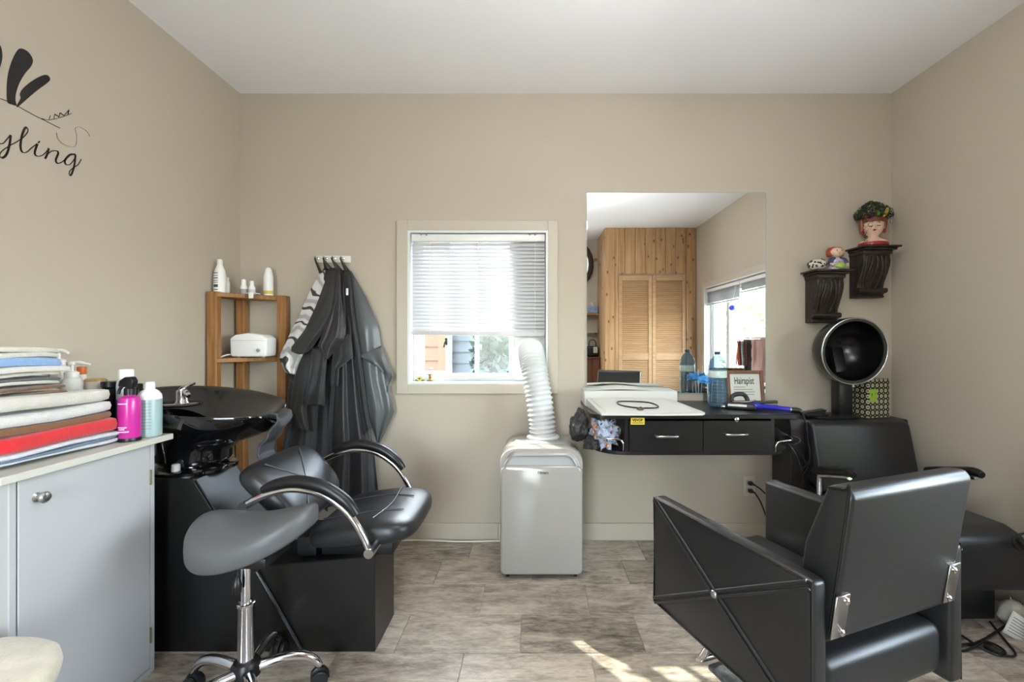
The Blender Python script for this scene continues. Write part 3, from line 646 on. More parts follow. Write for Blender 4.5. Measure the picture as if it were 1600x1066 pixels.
obj('rim', B().lathe([(0.029, 0.186), (0.0307, 0.188), (0.0307, 0.192), (0.026, 0.1955)], c), M('gold_rim', (190, 160, 110), 0.3, metal=0.6), t)
# ---- fleece-topped stool
SX, SY = -1.205, 0.925
t = thing('fleece_stool', 'low round stool with beige fleece seat and wooden legs in front of the white cabinet', 'stool', (SX, SY, 0))
obj('seat', B().puff(lambda a: (0.175*math.cos(a), 0.165*math.sin(a)), 0.075, 0.55, 48, 10, lambda x, y: 0.004*math.sin(x*40)*math.sin(y*37), (SX, SY, 0.392)), M('beige_fleece', (206, 196, 174), 1.0, bump=1.0, bscale=140, sheen=0.5, var=0.08, vscale=30), t, ang=80)
for a in (PI/4, 3*PI/4, 5*PI/4, 7*PI/4):
    obj('leg', B().tube([(SX+0.115*math.cos(a), SY+0.105*math.sin(a), 0.37), (SX+0.145*math.cos(a), SY+0.135*math.sin(a), 0.0)], [0.019, 0.014], 10), M('red_brown_leg', (112, 66, 42), 0.4), t)
# ---- corner shelf unit
cs = thing('corner_shelf', 'brown wooden corner shelf unit with three posts', 'shelf unit', (-1.52, 2.42, 0))
PT = 1.362
obj('post', B().box(XL+0.014, XL+0.062, 2.268, 2.306, 0, PT, 0.003, 1), TEAK, cs)
obj('post', B().box(XL+0.016, XL+0.060, W-0.062, W-0.016, 0, PT-0.02, 0.003, 1), TEAK, cs)
obj('post', B().box(-1.414, -1.366, W-0.060, W-0.016, 0, PT, 0.003, 1), TEAK, cs)
def shelfboard(zt):
    poly = [(XL+0.062, 2.272), (XL+0.016, 2.307), (XL+0.016, W-0.018), (-1.414, W-0.018), (-1.414, W-0.052)]
    obj('shelf', B().prism(poly, 'z', zt-0.022, zt, 0.002, 1), TEAK, cs)
for zt in (PT-0.004, 1.026, 0.692, 0.35): shelfboard(zt)
mc = px(396, 459, 2.375)
obj('hook_clip', B().box(mc.x-0.026, mc.x+0.026, mc.y-0.02, mc.y+0.02, PT-0.003, PT+0.001, 0.001, 1).box(mc.x-0.012, mc.x+0.012, mc.y-0.024, mc.y-0.016, PT-0.028, PT+0.004, 0.003), WHITEPL, cs)
SZ = PT-0.003
def shelf_bottle(name, label, x, d, prof, mat, capprof, capmat, band=None, bandmat=None):
    c = Vector(((x-CX)*d/F, d, SZ)); t = thing(name, label, 'bottle', c)
    obj('bottle', B().lathe(prof, c, 24), mat, t); obj('cap', B().lathe(capprof, c, 20), capmat, t)
    if band: obj('print_band', B().lathe(band, c, 24), bandmat, t)
GREYPRINT = M('grey_print_band', (150, 150, 150), 0.5); 
shelf_bottle('tapered_lotion_bottle', 'tall white tapered bottle with dark print and brown tip on the corner shelf', 343.5, 2.33, [(0.024, 0), (0.027, 0.004), (0.027, 0.09), (0.022, 0.118), (0.013, 0.142)], WHITEPL, [(0.013, 0.140), (0.0125, 0.168), (0.009, 0.173), (0.0, 0.175)], M('cream_plastic', (226, 222, 210), 0.35))
shelf_bottle('slim_white_bottle', 'slim white bottle half hidden by the tall tapered bottle', 355, 2.41, [(0.011, 0), (0.012, 0.003), (0.012, 0.06), (0.008, 0.07)], WHITEPL, [(0.008, 0.069), (0.008, 0.09), (0.0, 0.092)], WHITEPL)
shelf_bottle('small_serum_bottle', 'small white serum bottle with grey lower half on the corner shelf', 381, 2.43, [(0.015, 0), (0.017, 0.003), (0.017, 0.042), (0.013, 0.052)], WHITEPL, [(0.012, 0.051), (0.010, 0.082), (0.0, 0.084)], WHITEPL, [(0.0171, 0.004), (0.0176, 0.005), (0.0176, 0.03), (0.0171, 0.031)], GREYPRINT)
shelf_bottle('small_toner_bottle', 'small plain white bottle beside the grey banded serum bottle', 393.5, 2.43, [(0.014, 0), (0.016, 0.003), (0.016, 0.038), (0.012, 0.048)], WHITEPL, [(0.011, 0.047), (0.010, 0.074), (0.0, 0.076)], WHITEPL, [(0.0161, 0.006), (0.0165, 0.007), (0.0165, 0.028), (0.0161, 0.029)], M('pale_print_band', (196, 198, 200), 0.5))
shelf_bottle('rounded_lotion_bottle', 'rounded white bottle with yellow band at its foot on the corner shelf', 419.5, 2.475, [(0.021, 0), (0.024, 0.004), (0.024, 0.1), (0.019, 0.128)], WHITEPL, [(0.0185, 0.127), (0.016, 0.143), (0.009, 0.152), (0.0, 0.154)], WHITEPL, [(0.0241, 0.008), (0.0246, 0.009), (0.0246, 0.026), (0.0241, 0.027)], M('yellow_band', (206, 178, 96), 0.5))
c = Vector(((343.5-CX)*2.33/F, 2.33, SZ))
b = B()
for i, (zz, hh) in enumerate(((0.098, .004), (0.085, .003), (0.072, .005), (0.06, .003), (0.05, .003), (0.028, .014), (0.014, .004))):
    b.grid(lambda u, v: c+Vector((0.0274*math.sin(-0.6+u*0.9), -0.0274*math.cos(-0.6+u*0.9), zz+v*hh)), 8, 1)
o_ = [k for k in bpy.data.objects if k.name == 'tapered_lotion_bottle'][0]
obj('print_line', b, M('dark_print', (60, 60, 62), 0.5), o_, ang=None)
# white warmer on the middle shelf
c = Vector(((396-CX)*2.40/F, 2.40, 1.027))
t = thing('white_warmer', 'small white rounded warmer box with a chrome knob on the corner shelf', 'warmer', c)
prof = [(-0.088, 0.004), (0.088, 0.004), (0.094, 0.02), (0.096, 0.10), (0.07, 0.118), (0.0, 0.128), (-0.07, 0.118), (-0.096, 0.10), (-0.094, 0.02)]
obj('body', B().prism([(c.x+a, c.z+b_) for a, b_ in prof], 'y', c.y-0.045, c.y+0.05, 0.009, 3), WHITEPL, t, ang=50)
obj('lid_seam', B().box(c.x-0.085, c.x+0.085, c.y-0.0458, c.y-0.044, c.z+0.088, c.z+0.0895), GREYPL, t)
obj('knob', B().lathe([(0.011, 0), (0.011, 0.004), (0.008, 0.010), (0, 0.011)], (c.x+0.055, c.y-0.0445, c.z+0.038), 18, Matrix.Rotation(PI/2, 3, 'X')), CHROME, t)
for sx in (-1, 1): obj('foot', B().lathe([(0.008, -0.001), (0.01, 0.006)], (c.x+sx*0.065, c.y-0.02, c.z), 12), GREYPL, t)
obj('power_cord', B().tube([c+Vector((-0.09, 0.0, 0.012)), c+Vector((-0.108, -0.045, 0.014)), c+Vector((-0.127, -0.085, -0.012)), c+Vector((-0.130, -0.088, -0.10)), c+Vector((-0.132, -0.086, -0.22)), c+Vector((-0.10, -0.02, -0.32))], 0.0036, 8, smooth=8), CORDW, t)
# ---- hook rail with capes
hr = thing('hook_rail', 'short white wall rail with four chrome hooks', 'hook rail', (-1.12, W-0.01, 1.54))
obj('rail', B().box(px(494, 0, W).x, px(549, 0, W).x, W-0.014, W-0.0005, 1.549, 1.588, 0.004), M('pale_rail_paint', (214, 214, 204), 0.4), hr)
hk = [px(x, 0, W).x for x in (499, 512, 525, 538.5)]
for xx in hk:
    obj('hook', B().lathe([(0.008, 0), (0.008, 0.003), (0.004, 0.005)], (xx, W-0.014, 1.572), 14, Matrix.Rotation(PI/2, 3, 'X')).tube([(xx, W-0.014, 1.572), (xx, W-0.032, 1.568), (xx, W-0.046, 1.570), (xx, W-0.050, 1.580)], 0.0032, 8, smooth=5), CHROME, hr)
def interp(poly, v):
    L = [0]; 
    for i in range(1, len(poly)): L.append(L[-1]+max(1e-6, abs(poly[i][1]-poly[i-1][1])+0.3*abs(poly[i][0]-poly[i-1][0])))
    s = v*L[-1]
    for i in range(1, len(poly)):
        if s <= L[i] or i == len(poly)-1:
            k = (s-L[i-1])/(L[i]-L[i-1]); return (poly[i-1][0]+(poly[i][0]-poly[i-1][0])*k, poly[i-1][1]+(poly[i][1]-poly[i-1][1])*k)
def drape(name, label, L, R, off0, off1, amp, folds, mat, seed=0, hook=None, nu=56, nv=60, bulge=0.03, cat='cape', parent=None, part=None, skew=0.0, mid=None):
    "cloth between a left and a right edge traced in pixels; hangs off0..off1 metres clear of the wall"
    rnd = random.Random(seed); ph = rnd.uniform(0, 6); ph2 = rnd.uniform(0, 6)
    def f(u, v):
        a = interp(L, v); c = interp(R, v); x = a[0]+(c[0]-a[0])*u; y = a[1]+(c[1]-a[1])*u
        if mid: y += mid*math.sin(PI*u)*v**4
        vv = min(1, v*3.0)
        s = math.sin(2*PI*folds*(u+skew*v)+ph+0.8*math.sin(3*v+ph2)); s = math.copysign(abs(s)**0.8, s)
        s2 = math.sin(2*PI*folds*2.3*(u-skew*v)+ph2+2*v)
        s3 = math.sin(9*v+7*u+ph)*math.sin(5*v-6*u+ph2)
        d = W-(off0+(off1-off0)*v**0.7)-bulge*math.sin(PI*u)*vv-amp*vv*(0.4+0.6*v)*(s+0.22*s2)-0.010*s3*v
        return px(x, y, min(d, W-0.022))
    b = B().grid(f, nu, nv)
    t = parent or thing(name, label, cat, (hk[hook], W-0.04, 0.9), 0, 'salon capes on the hook rail')
    obj(part or 'cloth', b, mat, t, ang=180, solid=0.0018)
    return t
def loop(t, hook, x, y, d):
    p = px(x, y, d); obj('neck_loop', B().tube([(hk[hook], W-0.044, 1.576), (hk[hook]-0.003, W-0.041, 1.56), p], [0.004, 0.005, 0.009], 8, smooth=5), CLOTHK, t)
CLOTHK = M('black_cape_cloth', (36, 35, 36), 0.62, bump=0.05, bscale=500, sheen=0.15)
CLOTHK2 = M('satin_black_cape', (44, 43, 45), 0.42, bump=0.03, bscale=300, sheen=0.1)
CLOTHG = M('shiny_grey_cape', (84, 87, 87), 0.3, bump=0.25, bscale=14)
def zebra():
    m = M('white_cape_with_grey_print', (208, 204, 200), 0.6); n = m.node_tree; p = n.nodes['Principled BSDF']; L = n.links
    tc = n.nodes.new('ShaderNodeTexCoord'); wv = n.nodes.new('ShaderNodeTexWave'); wv.inputs['Scale'].default_value = 4.0; wv.inputs['Distortion'].default_value = 9; wv.inputs['Detail'].default_value = 2; wv.inputs['Detail Scale'].default_value = 1.3; wv.bands_direction = 'DIAGONAL'
    L.new(tc.outputs['Object'], wv.inputs['Vector'])
    r = n.nodes.new('ShaderNodeValToRGB'); e = r.color_ramp.elements; e[0].position = 0.035; e[0].color = (*lin((60, 58, 58)), 1); e[1].position = 0.075; e[1].color = (*lin((208, 204, 200)), 1)
    x = e.new(0.72); x.color = (*lin((200, 196, 194)), 1); x = e.new(0.82); x.color = (*lin((160, 158, 157)), 1)
    L.new(wv.outputs[0], r.inputs[0]); L.new(r.outputs[0], p.inputs['Base Color']); return m
# from the wall outwards
t = drape('salon_cape', 'shiny dark grey plastic salon cape with sharp creases', [(543, 424), (549, 470), (556, 530), (564, 600), (576, 650), (589, 692)], [(549, 424), (573, 466), (592, 512), (596, 545), (603, 590), (613, 625), (616, 645), (592, 696)], 0.03, 0.075, 0.008, 0.9, CLOTHG, 3, 3, bulge=0.018)
loop(t, 3, 545, 425, W-0.045)
drape('', '', [(560, 556), (590, 574), (604, 588)], [(596, 540), (614, 588), (604, 614)], 0.085, 0.07, 0.004, 1.0, CLOTHG, 8, parent=t, part='folded_corner', nu=20, nv=20, bulge=0.008)
t = drape('salon_cape', 'long satin black salon cape reaching lowest towards the floor', [(530, 422), (527, 480), (520, 560), (512, 640), (508, 720), (500, 795)], [(540, 422), (552, 480), (560, 560), (572, 640), (584, 700), (592, 778)], 0.05, 0.10, 0.020, 2.6, CLOTHK2, 11, 2, bulge=0.05)
loop(t, 2, 532, 422, W-0.06)
t = drape('salon_cape', 'wide dull black salon cape behind the basin with deep folds', [(505, 420), (488, 480), (462, 560), (449, 610), (449, 660), (440, 700), (437, 740)], [(514, 420), (520, 480), (522, 560), (518, 640), (516, 700), (512, 800)], 0.055, 0.085, 0.018, 2.4, CLOTHK, 21, 1, bulge=0.03)
loop(t, 1, 509, 420, W-0.06)
t = drape('salon_cape', 'white salon cape with grey and black print, mostly hidden by black cloth', [(499, 428), (484, 455), (466, 495), (449, 530), (438, 553), (437, 562), (446, 582)], [(508, 422), (512, 460), (500, 500), (488, 540), (476, 560), (468, 572), (462, 586)], 0.06, 0.13, 0.006, 1.5, zebra(), 31, 0, bulge=0.03, nu=30)
loop(t, 0, 501, 426, W-0.07)
drape('', '', [(437, 560), (446, 582), (458, 600)], [(470, 552), (474, 572), (476, 600)], 0.125, 0.11, 0.004, 1.2, CLOTHK, 33, parent=t, part='lower_edge', nu=20, nv=14, bulge=0.012)
t = drape('salon_cape', 'matt black apron with a rounded lower flap hanging in front of the printed cape', [(514, 420), (508, 440), (494, 478), (476, 516), (455, 543), (455, 549)], [(525, 418), (526, 450), (525, 490), (514, 508), (496, 532), (488, 544)], 0.085, 0.165, 0.003, 0.8, CLOTHK, 41, 1, bulge=0.03, mid=7)
loop(t, 1, 517, 420, W-0.09)
drape('', '', [(470, 545), (460, 590), (452, 640), (466, 668)], [(500, 540), (502, 600), (492, 640), (492, 676)], 0.13, 0.15, 0.012, 1.6, CLOTHK, 42, parent=t, part='lower_flap', nu=36, nv=36, bulge=0.02)
drape('', '', [(488, 545), (482, 600), (474, 632)], [(512, 545), (508, 600), (507, 634)], 0.165, 0.18, 0.012, 1.5, CLOTHK, 43, parent=t, part='tie_end', nu=30, nv=30, bulge=0.02)
t = drape('salon_cape', 'black cape with pointed corners and a small white label', [(524, 420), (524, 470), (508, 510), (497, 540), (508, 556)], [(531, 420), (534, 470), (541, 512), (538, 530), (512, 562)], 0.11, 0.175, 0.010, 1.8, CLOTHK2, 51, 2, bulge=0.03)
loop(t, 2, 527, 420, W-0.10)
drape('', '', [(524, 530), (520, 560), (517, 600), (517, 603)], [(548, 520), (552, 558), (530, 576), (529, 604)], 0.15, 0.16, 0.008, 1.5, CLOTHK, 52, parent=t, part='pointed_corner', nu=30, nv=30, bulge=0.02)
t2 = drape('salon_cape', 'narrow black cape strip beside the shiny grey cape', [(538, 424), (543, 480), (550, 560), (560, 640), (568, 680)], [(548, 424), (552, 480), (562, 545), (574, 640), (580, 668)], 0.07, 0.12, 0.006, 1.2, CLOTHK, 61, 3, bulge=0.02, nu=26)
lp = px(542.5, 456, W-0.135); obj('label_tag', B().box(lp.x-0.006, lp.x+0.006, lp.y-0.001, lp.y, lp.z-0.018, lp.z+0.018), WHITEPL, t2)
loop(t2, 3, 541, 424, W-0.07)
# ---- backwash shampoo unit
sw = thing('shampoo_chair', 'black backwash shampoo chair with glossy basin, reclined seat and curved chrome arms', 'shampoo chair', (-1.0, 1.74, 0))
obj('base_cabinet', B().prism([(-1.62, 0.0), (-0.574, 0.0), (-0.574, 0.345), (-1.03, 0.302), (-1.225, 0.612), (-1.245, 0.622), (-1.62, 0.622)], 'y', 1.63, 1.85, 0.003, 1), LAMINATE, sw)
obj('slanted_panel', B().prism([(-1.034, 0.312), (-1.224, 0.616), (-1.219, 0.619), (-1.029, 0.315)], 'y', 1.634, 1.846, 0.001, 1), LEATHER2, sw)
# basin
cx, cy = -1.285, 1.775
def ring(a, bb, zz, lift, n=64, cxo=0.0, notch=1.0, dx=0.0):
    out = []; bb = bb*0.83 if bb > 0.12 else bb*0.9
    for i in range(n):
        th = 2*PI*i/n; c_, s_ = math.cos(th), math.sin(th); tt = math.atan2(s_, c_)
        rz = lift*(0.034*(-c_)+0.026*s_) - notch*0.048*math.exp(-(tt/0.34)**2)
        horn = 1+0.05*notch*math.exp(-((abs(tt)-0.62)/0.22)**2)-0.07*notch*math.exp(-(tt/0.36)**2)
        out.append(Vector((cx+cxo+a*horn*c_, cy+bb*horn*s_, zz+rz)))
    return out
outer = [ring(0.12, 0.11, 0.648, 0, cxo=-0.045, notch=0), ring(0.135, 0.125, 0.665, 0, cxo=-0.045, notch=0), ring(0.138, 0.128, 0.70, 0, cxo=-0.045, notch=0.1), ring(0.165, 0.150, 0.745, 0.2, cxo=-0.03, notch=0.3), ring(0.215, 0.185, 0.795, 0.5, notch=0.6), ring(0.262, 0.212, 0.838, 0.85, notch=0.9), ring(0.287, 0.228, 0.872, 1.0), ring(0.292, 0.231, 0.880, 1.0), ring(0.288, 0.227, 0.885, 1.0)]
inner = [ring(0.276, 0.216, 0.882, 1.0), ring(0.255, 0.198, 0.868, 1.0), ring(0.215, 0.165, 0.825, 0.7, notch=0.7), ring(0.16, 0.125, 0.785, 0.4, notch=0.3), ring(0.10, 0.08, 0.762, 0.1, notch=0), ring(0.02, 0.02, 0.756, 0, notch=0)]
bs = obj('basin', B().loft(outer+inner), GLOSSBLACK, sw, ang=60)
obj('basin_foot', B().lathe([(0.15, 0.6225), (0.152, 0.632), (0.14, 0.640), (0.10, 0.642), (0.10, 0.65)], (cx-0.045, cy, 0), 40, sy=0.9), GLOSSBLACK, sw)
obj('basin_bolt', B().lathe([(0.014, 0.64), (0.014, 0.662), (0.01, 0.666)], (cx-0.03, cy-0.112, 0), 12), GREYPL, sw)
# faucet deck and mixer
obj('faucet_deck', B().puff(lambda a: (0.085*math.cos(a), 0.070*math.sin(a)), 0.016, 0.5, 32, 8, None, (-1.40, cy+0.005, 0.868)), GLOSSBLACK, bs)
fc = Vector((-1.375, 1.77, 0.872))
fa = obj('mixer_tap', B().lathe([(0.026, 0), (0.026, 0.004), (0.021, 0.012), (0.02, 0.045), (0.018, 0.052), (0, 0.054)], fc, 22).tube([fc+Vector((0, 0, 0.03)), fc+Vector((0.02, -0.006, 0.038)), fc+Vector((0.034, -0.01, 0.03))], [0.014, 0.012, 0.010], 10, smooth=4), CHROME, bs)
obj('tap_lever', B().tube([fc+Vector((0, 0, 0.054)), fc+Vector((0.012, 0.0, 0.066)), fc+Vector((0.045, 0.006, 0.078))], [0.016, 0.012, 0.007], 10, smooth=4, flat=0.6), CHROME, fa)
hp_ = Vector((-1.44, 1.70, 0.872))
obj('spray_head', B().lathe([(0.012, -0.06), (0.013, 0.0), (0.02, 0.012), (0.022, 0.022), (0.0, 0.026)], hp_, 18), CHROME, bs)
obj('shower_hose', B().tube([hp_+Vector((0, 0, -0.05)), (-1.47, 1.66, 0.80), (-1.45, 1.645, 0.70), (-1.42, 1.65, 0.635)], 0.008, 10, smooth=10), STEEL, sw)
# rubber neck rest in the notch
def neck(u, v):
    y = cy+(u-0.5)*0.105; s = abs(2*u-1)
    path = [(-1.06, 0.800), (-1.02, 0.818), (-0.99, 0.812), (-0.985, 0.785), (-1.02, 0.748), (-1.055, 0.718), (-1.062, 0.68), (-1.045, 0.652)]
    k = v*(len(path)-1); i = min(len(path)-2, int(k)); t_ = k-i
    x = path[i][0]+(path[i+1][0]-path[i][0])*t_; z_ = path[i][1]+(path[i+1][1]-path[i][1])*t_
    return Vector((x+0.01*s*s, y, z_+(0.028*s*s if v < 0.6 else 0.0)))
obj('neck_rest', B().grid(neck, 14, 28), RUBBER, sw, ang=180, solid=0.009, sub=1)
# backrest: reclined pad
cy = 1.74
def pad(c0, c1, hw0, hw1, th, bulge, n=28, m=24, crown=0.0):
    "padded panel from bottom point c0 to top point c1 (x,z), half widths along y; returns closed surface"
    c0 = Vector((c0[0], 0, c0[1])); c1 = Vector((c1[0], 0, c1[1])); ax = c1-c0; nrm = Vector((-ax.z, 0, ax.x)).normalized()
    if nrm.z < 0: nrm = -nrm
    b = B(); rings = []
    K = 14
    for k in range(K+1):
        a = -PI/2+PI*k/K; sc = max(1e-3, abs(math.cos(a))**0.45); off = math.copysign(abs(math.sin(a))**0.7, math.sin(a))*th/2
        ringp = []
        for i in range(56):
            th_ = 2*PI*i/56; c_, s_ = math.cos(th_), math.sin(th_); e_ = 0.42
            v = math.copysign(abs(c_)**e_, c_)*sc; u = math.copysign(abs(s_)**e_, s_)*sc
            vv = (v+1)/2; hw = hw0+(hw1-hw0)*vv
            p = c0+ax*vv+Vector((0, cy+u*hw, 0))+nrm*(off+(bulge*(1-v*v) if off > 0 else 0)+crown*u*u)
            ringp.append(p)
        rings.append(ringp)
    b.loft(rings); return b, c0, ax, nrm
b, c0, ax, nrm = pad((-0.83, 0.455), (-1.03, 0.665), 0.19, 0.215, 0.075, 0.022, crown=0.02)
bk = obj('backrest', b, LEATHER2, sw, ang=60)
def seam(cu, hwf, pts, lift, th, crown):
    out = []
    for u, v in pts:
        p = c0+ax*((v+1)/2)+Vector((0, cy+u*hwf, 0))+nrm*(th/2+lift*(1-v*v)+crown*u*u+0.001); out.append(p)
    return out
b = B(); b.tube(seam(0, 0.2, [(-0.6, 0.75), (-0.1, 0.05), (0.5, -0.75)], 0.022, 0.075, 0.02), 0.0022, 6, smooth=8).tube(seam(0, 0.2, [(0.6, 0.75), (0.1, 0.05), (-0.5, -0.75)], 0.022, 0.075, 0.02), 0.0022, 6, smooth=8)
obj('seam', b, M('grey_thread_seam', (70, 71, 76), 0.4), bk)
b, c0, ax, nrm = pad((-0.80, 0.415), (-0.42, 0.452), 0.20, 0.215, 0.085, 0.016, crown=0.012)
st = obj('seat', b, LEATHER2, sw, ang=60)
b = B()
for uu in (-0.45, 0.45): b.tube(seam(0, 0.2, [(uu, -0.8), (uu, 0.1), (uu*0.8, 0.7)], 0.016, 0.085, 0.012), 0.002, 6, smooth=8)
b.tube(seam(0, 0.2, [(-0.85, 0.3), (0, 0.36), (0.85, 0.3)], 0.016, 0.085, 0.012), 0.002, 6, smooth=8)
obj('seam', b, MATS['grey_thread_seam'], st)
obj('under_plate', B().box(-0.78, -0.52, 1.66, 1.82, 0.335, 0.395, 0.004), BLACKPL, sw)
obj('hinge_bracket', B().box(-0.87, -0.80, 1.66, 1.82, 0.33, 0.40, 0.004), BLACKPL, sw)
for yy, sg in ((1.475, -1), (2.0, 1)):
    P = [(-0.942, yy, 0.583), (-0.87, yy, 0.618), (-0.785, yy, 0.636), (-0.69, yy, 0.617), (-0.61, yy, 0.560), (-0.56, yy, 0.485), (-0.537, yy, 0.428)]
    a = obj('armrest', B().tube(P, 0.0115, 12, smooth=8).tube([(-0.942, yy-0.012, 0.583), (-0.942, yy-sg*0.05, 0.583)], 0.014, 12).tube([(-0.537, yy-0.012, 0.43), (-0.537, yy-sg*0.06, 0.43)], 0.016, 12), CHROME, sw, ang=60)
    Q = [(-0.885, yy, 0.632), (-0.84, yy, 0.650), (-0.77, yy, 0.660), (-0.685, yy, 0.641), (-0.617, yy, 0.597), (-0.580, yy, 0.552)]
    obj('arm_pad', B().tube(Q, [0.012, 0.019, 0.021, 0.021, 0.020, 0.013], 14, smooth=8), BLACKPL, a, ang=60)
# ---- saddle stool
SCX, SCY = -0.89, 1.40
ss = thing('saddle_stool', 'dark grey saddle seat stool on a chrome five star base with castors', 'stool', (SCX, SCY, 0))
def sad_out(a):
    c_, s_ = math.cos(a), math.sin(a); e_ = 0.75
    x = 0.176*math.copysign(abs(c_)**e_, c_)+0.036; w = 0.132-0.040*(x/0.2)
    return (x, w*math.copysign(abs(s_)**e_, s_))
def sad_z(x, y):
    t_ = (x-0.03)/0.183
    return 0.045*max(0, t_)**1.8+0.006*t_+0.030*max(0, -t_)**2-(0.042-0.016*t_)*(abs(y)/0.135)**1.8
obj('seat', B().puff(sad_out, 0.098, 0.5, 72, 18, sad_z, (SCX, SCY, 0.533)), GREYLEATHER, ss, ang=80)
def sad_line(pts): return [Vector((SCX+x, SCY+y, 0.533+0.0525*(1-((x-.03)/0.19)**4*0.25-(y/0.165)**4*0.3)+sad_z(x, y)+0.0005)) for x, y in pts]
obj('seat_plate', B().box(SCX-0.07, SCX+0.10, SCY-0.07, SCY+0.07, 0.448, 0.478, 0.004), BLACKPL, ss)
obj('gas_rod', B().lathe([(0.015, 0.30), (0.015, 0.45)], (SCX, SCY, 0), 18), CHROME, ss)
obj('column', B().lathe([(0.0235, 0.125), (0.0235, 0.300), (0.026, 0.304), (0.026, 0.312), (0.0235, 0.314), (0.016, 0.312)], (SCX, SCY, 0), 24), CHROME, ss)
obj('lever', B().tube([(SCX-0.004, SCY-0.03, 0.44), (SCX-0.006, SCY-0.032, 0.405)], 0.004, 8).tube([(SCX-0.006, SCY-0.033, 0.41), (SCX-0.006, SCY-0.036, 0.385), (SCX-0.006, SCY-0.036, 0.36)], [0.006, 0.015, 0.013], 12, smooth=4, flat=1.0), BLACKPL, ss)
obj('hub', B().lathe([(0.036, 0.085), (0.041, 0.09), (0.041, 0.122), (0.034, 0.134), (0.024, 0.138)], (SCX, SCY, 0), 24), BLACKPL, ss)
for k in range(5):
    a = math.radians(94+72*k); u = Vector((math.cos(a), math.sin(a), 0)); n_ = Vector((-u.y, u.x, 0)); o3 = Vector((SCX, SCY, 0))
    lg = obj('leg', B().tube([o3+u*0.03+Vector((0, 0, 0.107)), o3+u*0.10+Vector((0, 0, 0.115)), o3+u*0.155+Vector((0, 0, 0.108)), o3+u*0.19+Vector((0, 0, 0.085)), o3+u*0.205+Vector((0, 0, 0.062))], [0.0165, 0.016, 0.015, 0.013, 0.011], 12, smooth=6), CHROME, ss, ang=60)
    q = o3+u*0.205
    cs_ = obj('castor', B().prism([(-0.028, 0.022), (-0.026, 0.048), (-0.010, 0.060), (0.014, 0.058), (0.028, 0.038), (0.030, 0.02)], 'y', -0.008, 0.008, 0.003, mat=Matrix.Translation(q) @ Matrix.Rotation(a, 4, 'Z')), BLACKPL, lg)
    wm = B()
    for sg in (-1, 1): wm.lathe([(0.006, -0.006), (0.023, -0.006), (0.0255, -0.003), (0.0255, 0.003), (0.023, 0.006), (0.006, 0.006)], q+n_*sg*0.016+Vector((0, 0, 0.0256)), 20, Matrix.Rotation(a, 3, 'Z') @ Matrix.Rotation(PI/2, 3, 'X'))
    wo_ = obj('wheel', wm, M('dark_castor', (34, 34, 36), 0.35), lg)
p0, p1 = px(401, 893, 1.622), px(471, 1016, 1.622)
obj('brace_bar', B().tube([p0, p1], 0.0065, 8), BLACKPL, sw)
# ------------------------------------------------------------------ right side
# mirror
mm = bpy.data.materials.new('mirror_silver'); mm.use_nodes = True; p_ = mm.node_tree.nodes['Principled BSDF']
p_.inputs['Base Color'].default_value = (0.90, 0.91, 0.90, 1); p_.inputs['Metallic'].default_value = 1.0; p_.inputs['Roughness'].default_value = 0.0
mr = thing('wall_mirror', 'large frameless rectangular wall mirror above the styling station', 'mirror', (0.79, W-0.004, 0.822))
obj('glass', B().box(0.290, 1.288, W-0.007, W-0.001, 0.822, 1.941), mm, mr, ang=None)
eg = M('mirror_edge', (150, 168, 160), 0.2)
obj('edge', B().box(0.2875, 0.290, W-0.0075, W-0.0008, 0.8195, 1.9435).box(1.288, 1.2905, W-0.0075, W-0.0008, 0.8195, 1.9435).box(0.290, 1.288, W-0.0075, W-0.0008, 1.941, 1.9435).box(0.290, 1.288, W-0.0075, W-0.0008, 0.8195, 0.822), eg, mr)
nl = px(955, 299, W); tag(obj('nail', B().lathe([(0.001, 0), (0.0015, 0.006), (0.005, 0.008), (0, 0.010)], (nl.x, W-0.0005, nl.z), 10, Matrix.Rotation(PI/2, 3, 'X')), STEEL), 'small nail in the wall just above the mirror', 'nail')
# ---- styling station
SF = 2.076; SB = W-0.001
stn = thing('styling_station', 'black wall mounted styling station with two drawers below the mirror', 'styling station', (0.75, 2.3, 0.59))
CTZ = 0.778
def rounded_plan(x0, x1, y0, y1, r, left=True, right=True):
    out = [(x0, y1)]
    if left: out += [(x0+r-r*math.cos(a*PI/16), y0+r-r*math.sin(a*PI/16)) for a in range(9)]
    else: out += [(x0, y0)]
    if right: out += [(x1-r+r*math.sin(a*PI/16), y0+r-r*math.cos(a*PI/16)) for a in range(9)]
    else: out += [(x1, y0)]
    return out+[(x1, y1)]
obj('worktop', B().prism(rounded_plan(0.255, 1.235, SF-0.002, SB, 0.06), 'z', CTZ-0.020, CTZ, 0.002, 1), LAMINATE, stn)
obj('bottom_board', B().prism(rounded_plan(0.27, 1.215, SF, SB, 0.16), 'z', 0.592, 0.608, 0.002, 1), LAMINATE, stn)
obj('side_panel', B().box(0.412, 0.428, SF+0.004, SB, 0.608, CTZ-0.020), LAMINATE, stn)
obj('side_panel', B().box(1.080, 1.096, SF+0.004, SB, 0.608, CTZ-0.020), LAMINATE, stn)
obj('back_panel', B().box(0.428, 1.080, SB-0.016, SB, 0.608, CTZ-0.020), LAMINATE, stn)
def drawer(x0, x1, hx0, hx1, hz):
    d_ = obj('drawer', B().box(x0, x1, SF-0.001, SF+0.017, 0.6085, CTZ-0.029, 0.0015, 1).box(x0+0.02, x1-0.02, SF+0.017, SF+0.36, 0.62, 0.70), LAMINATE, stn)
    obj('handle', B().tube([(hx0, SF, hz), (hx0, SF-0.022, hz), (hx0+0.006, SF-0.026, hz), (hx1-0.006, SF-0.026, hz), (hx1, SF-0.022, hz), (hx1, SF, hz)], 0.0055, 10), STEEL, d_)
    return d_
hh = lambda x, y: px(x, y, SF-0.026)
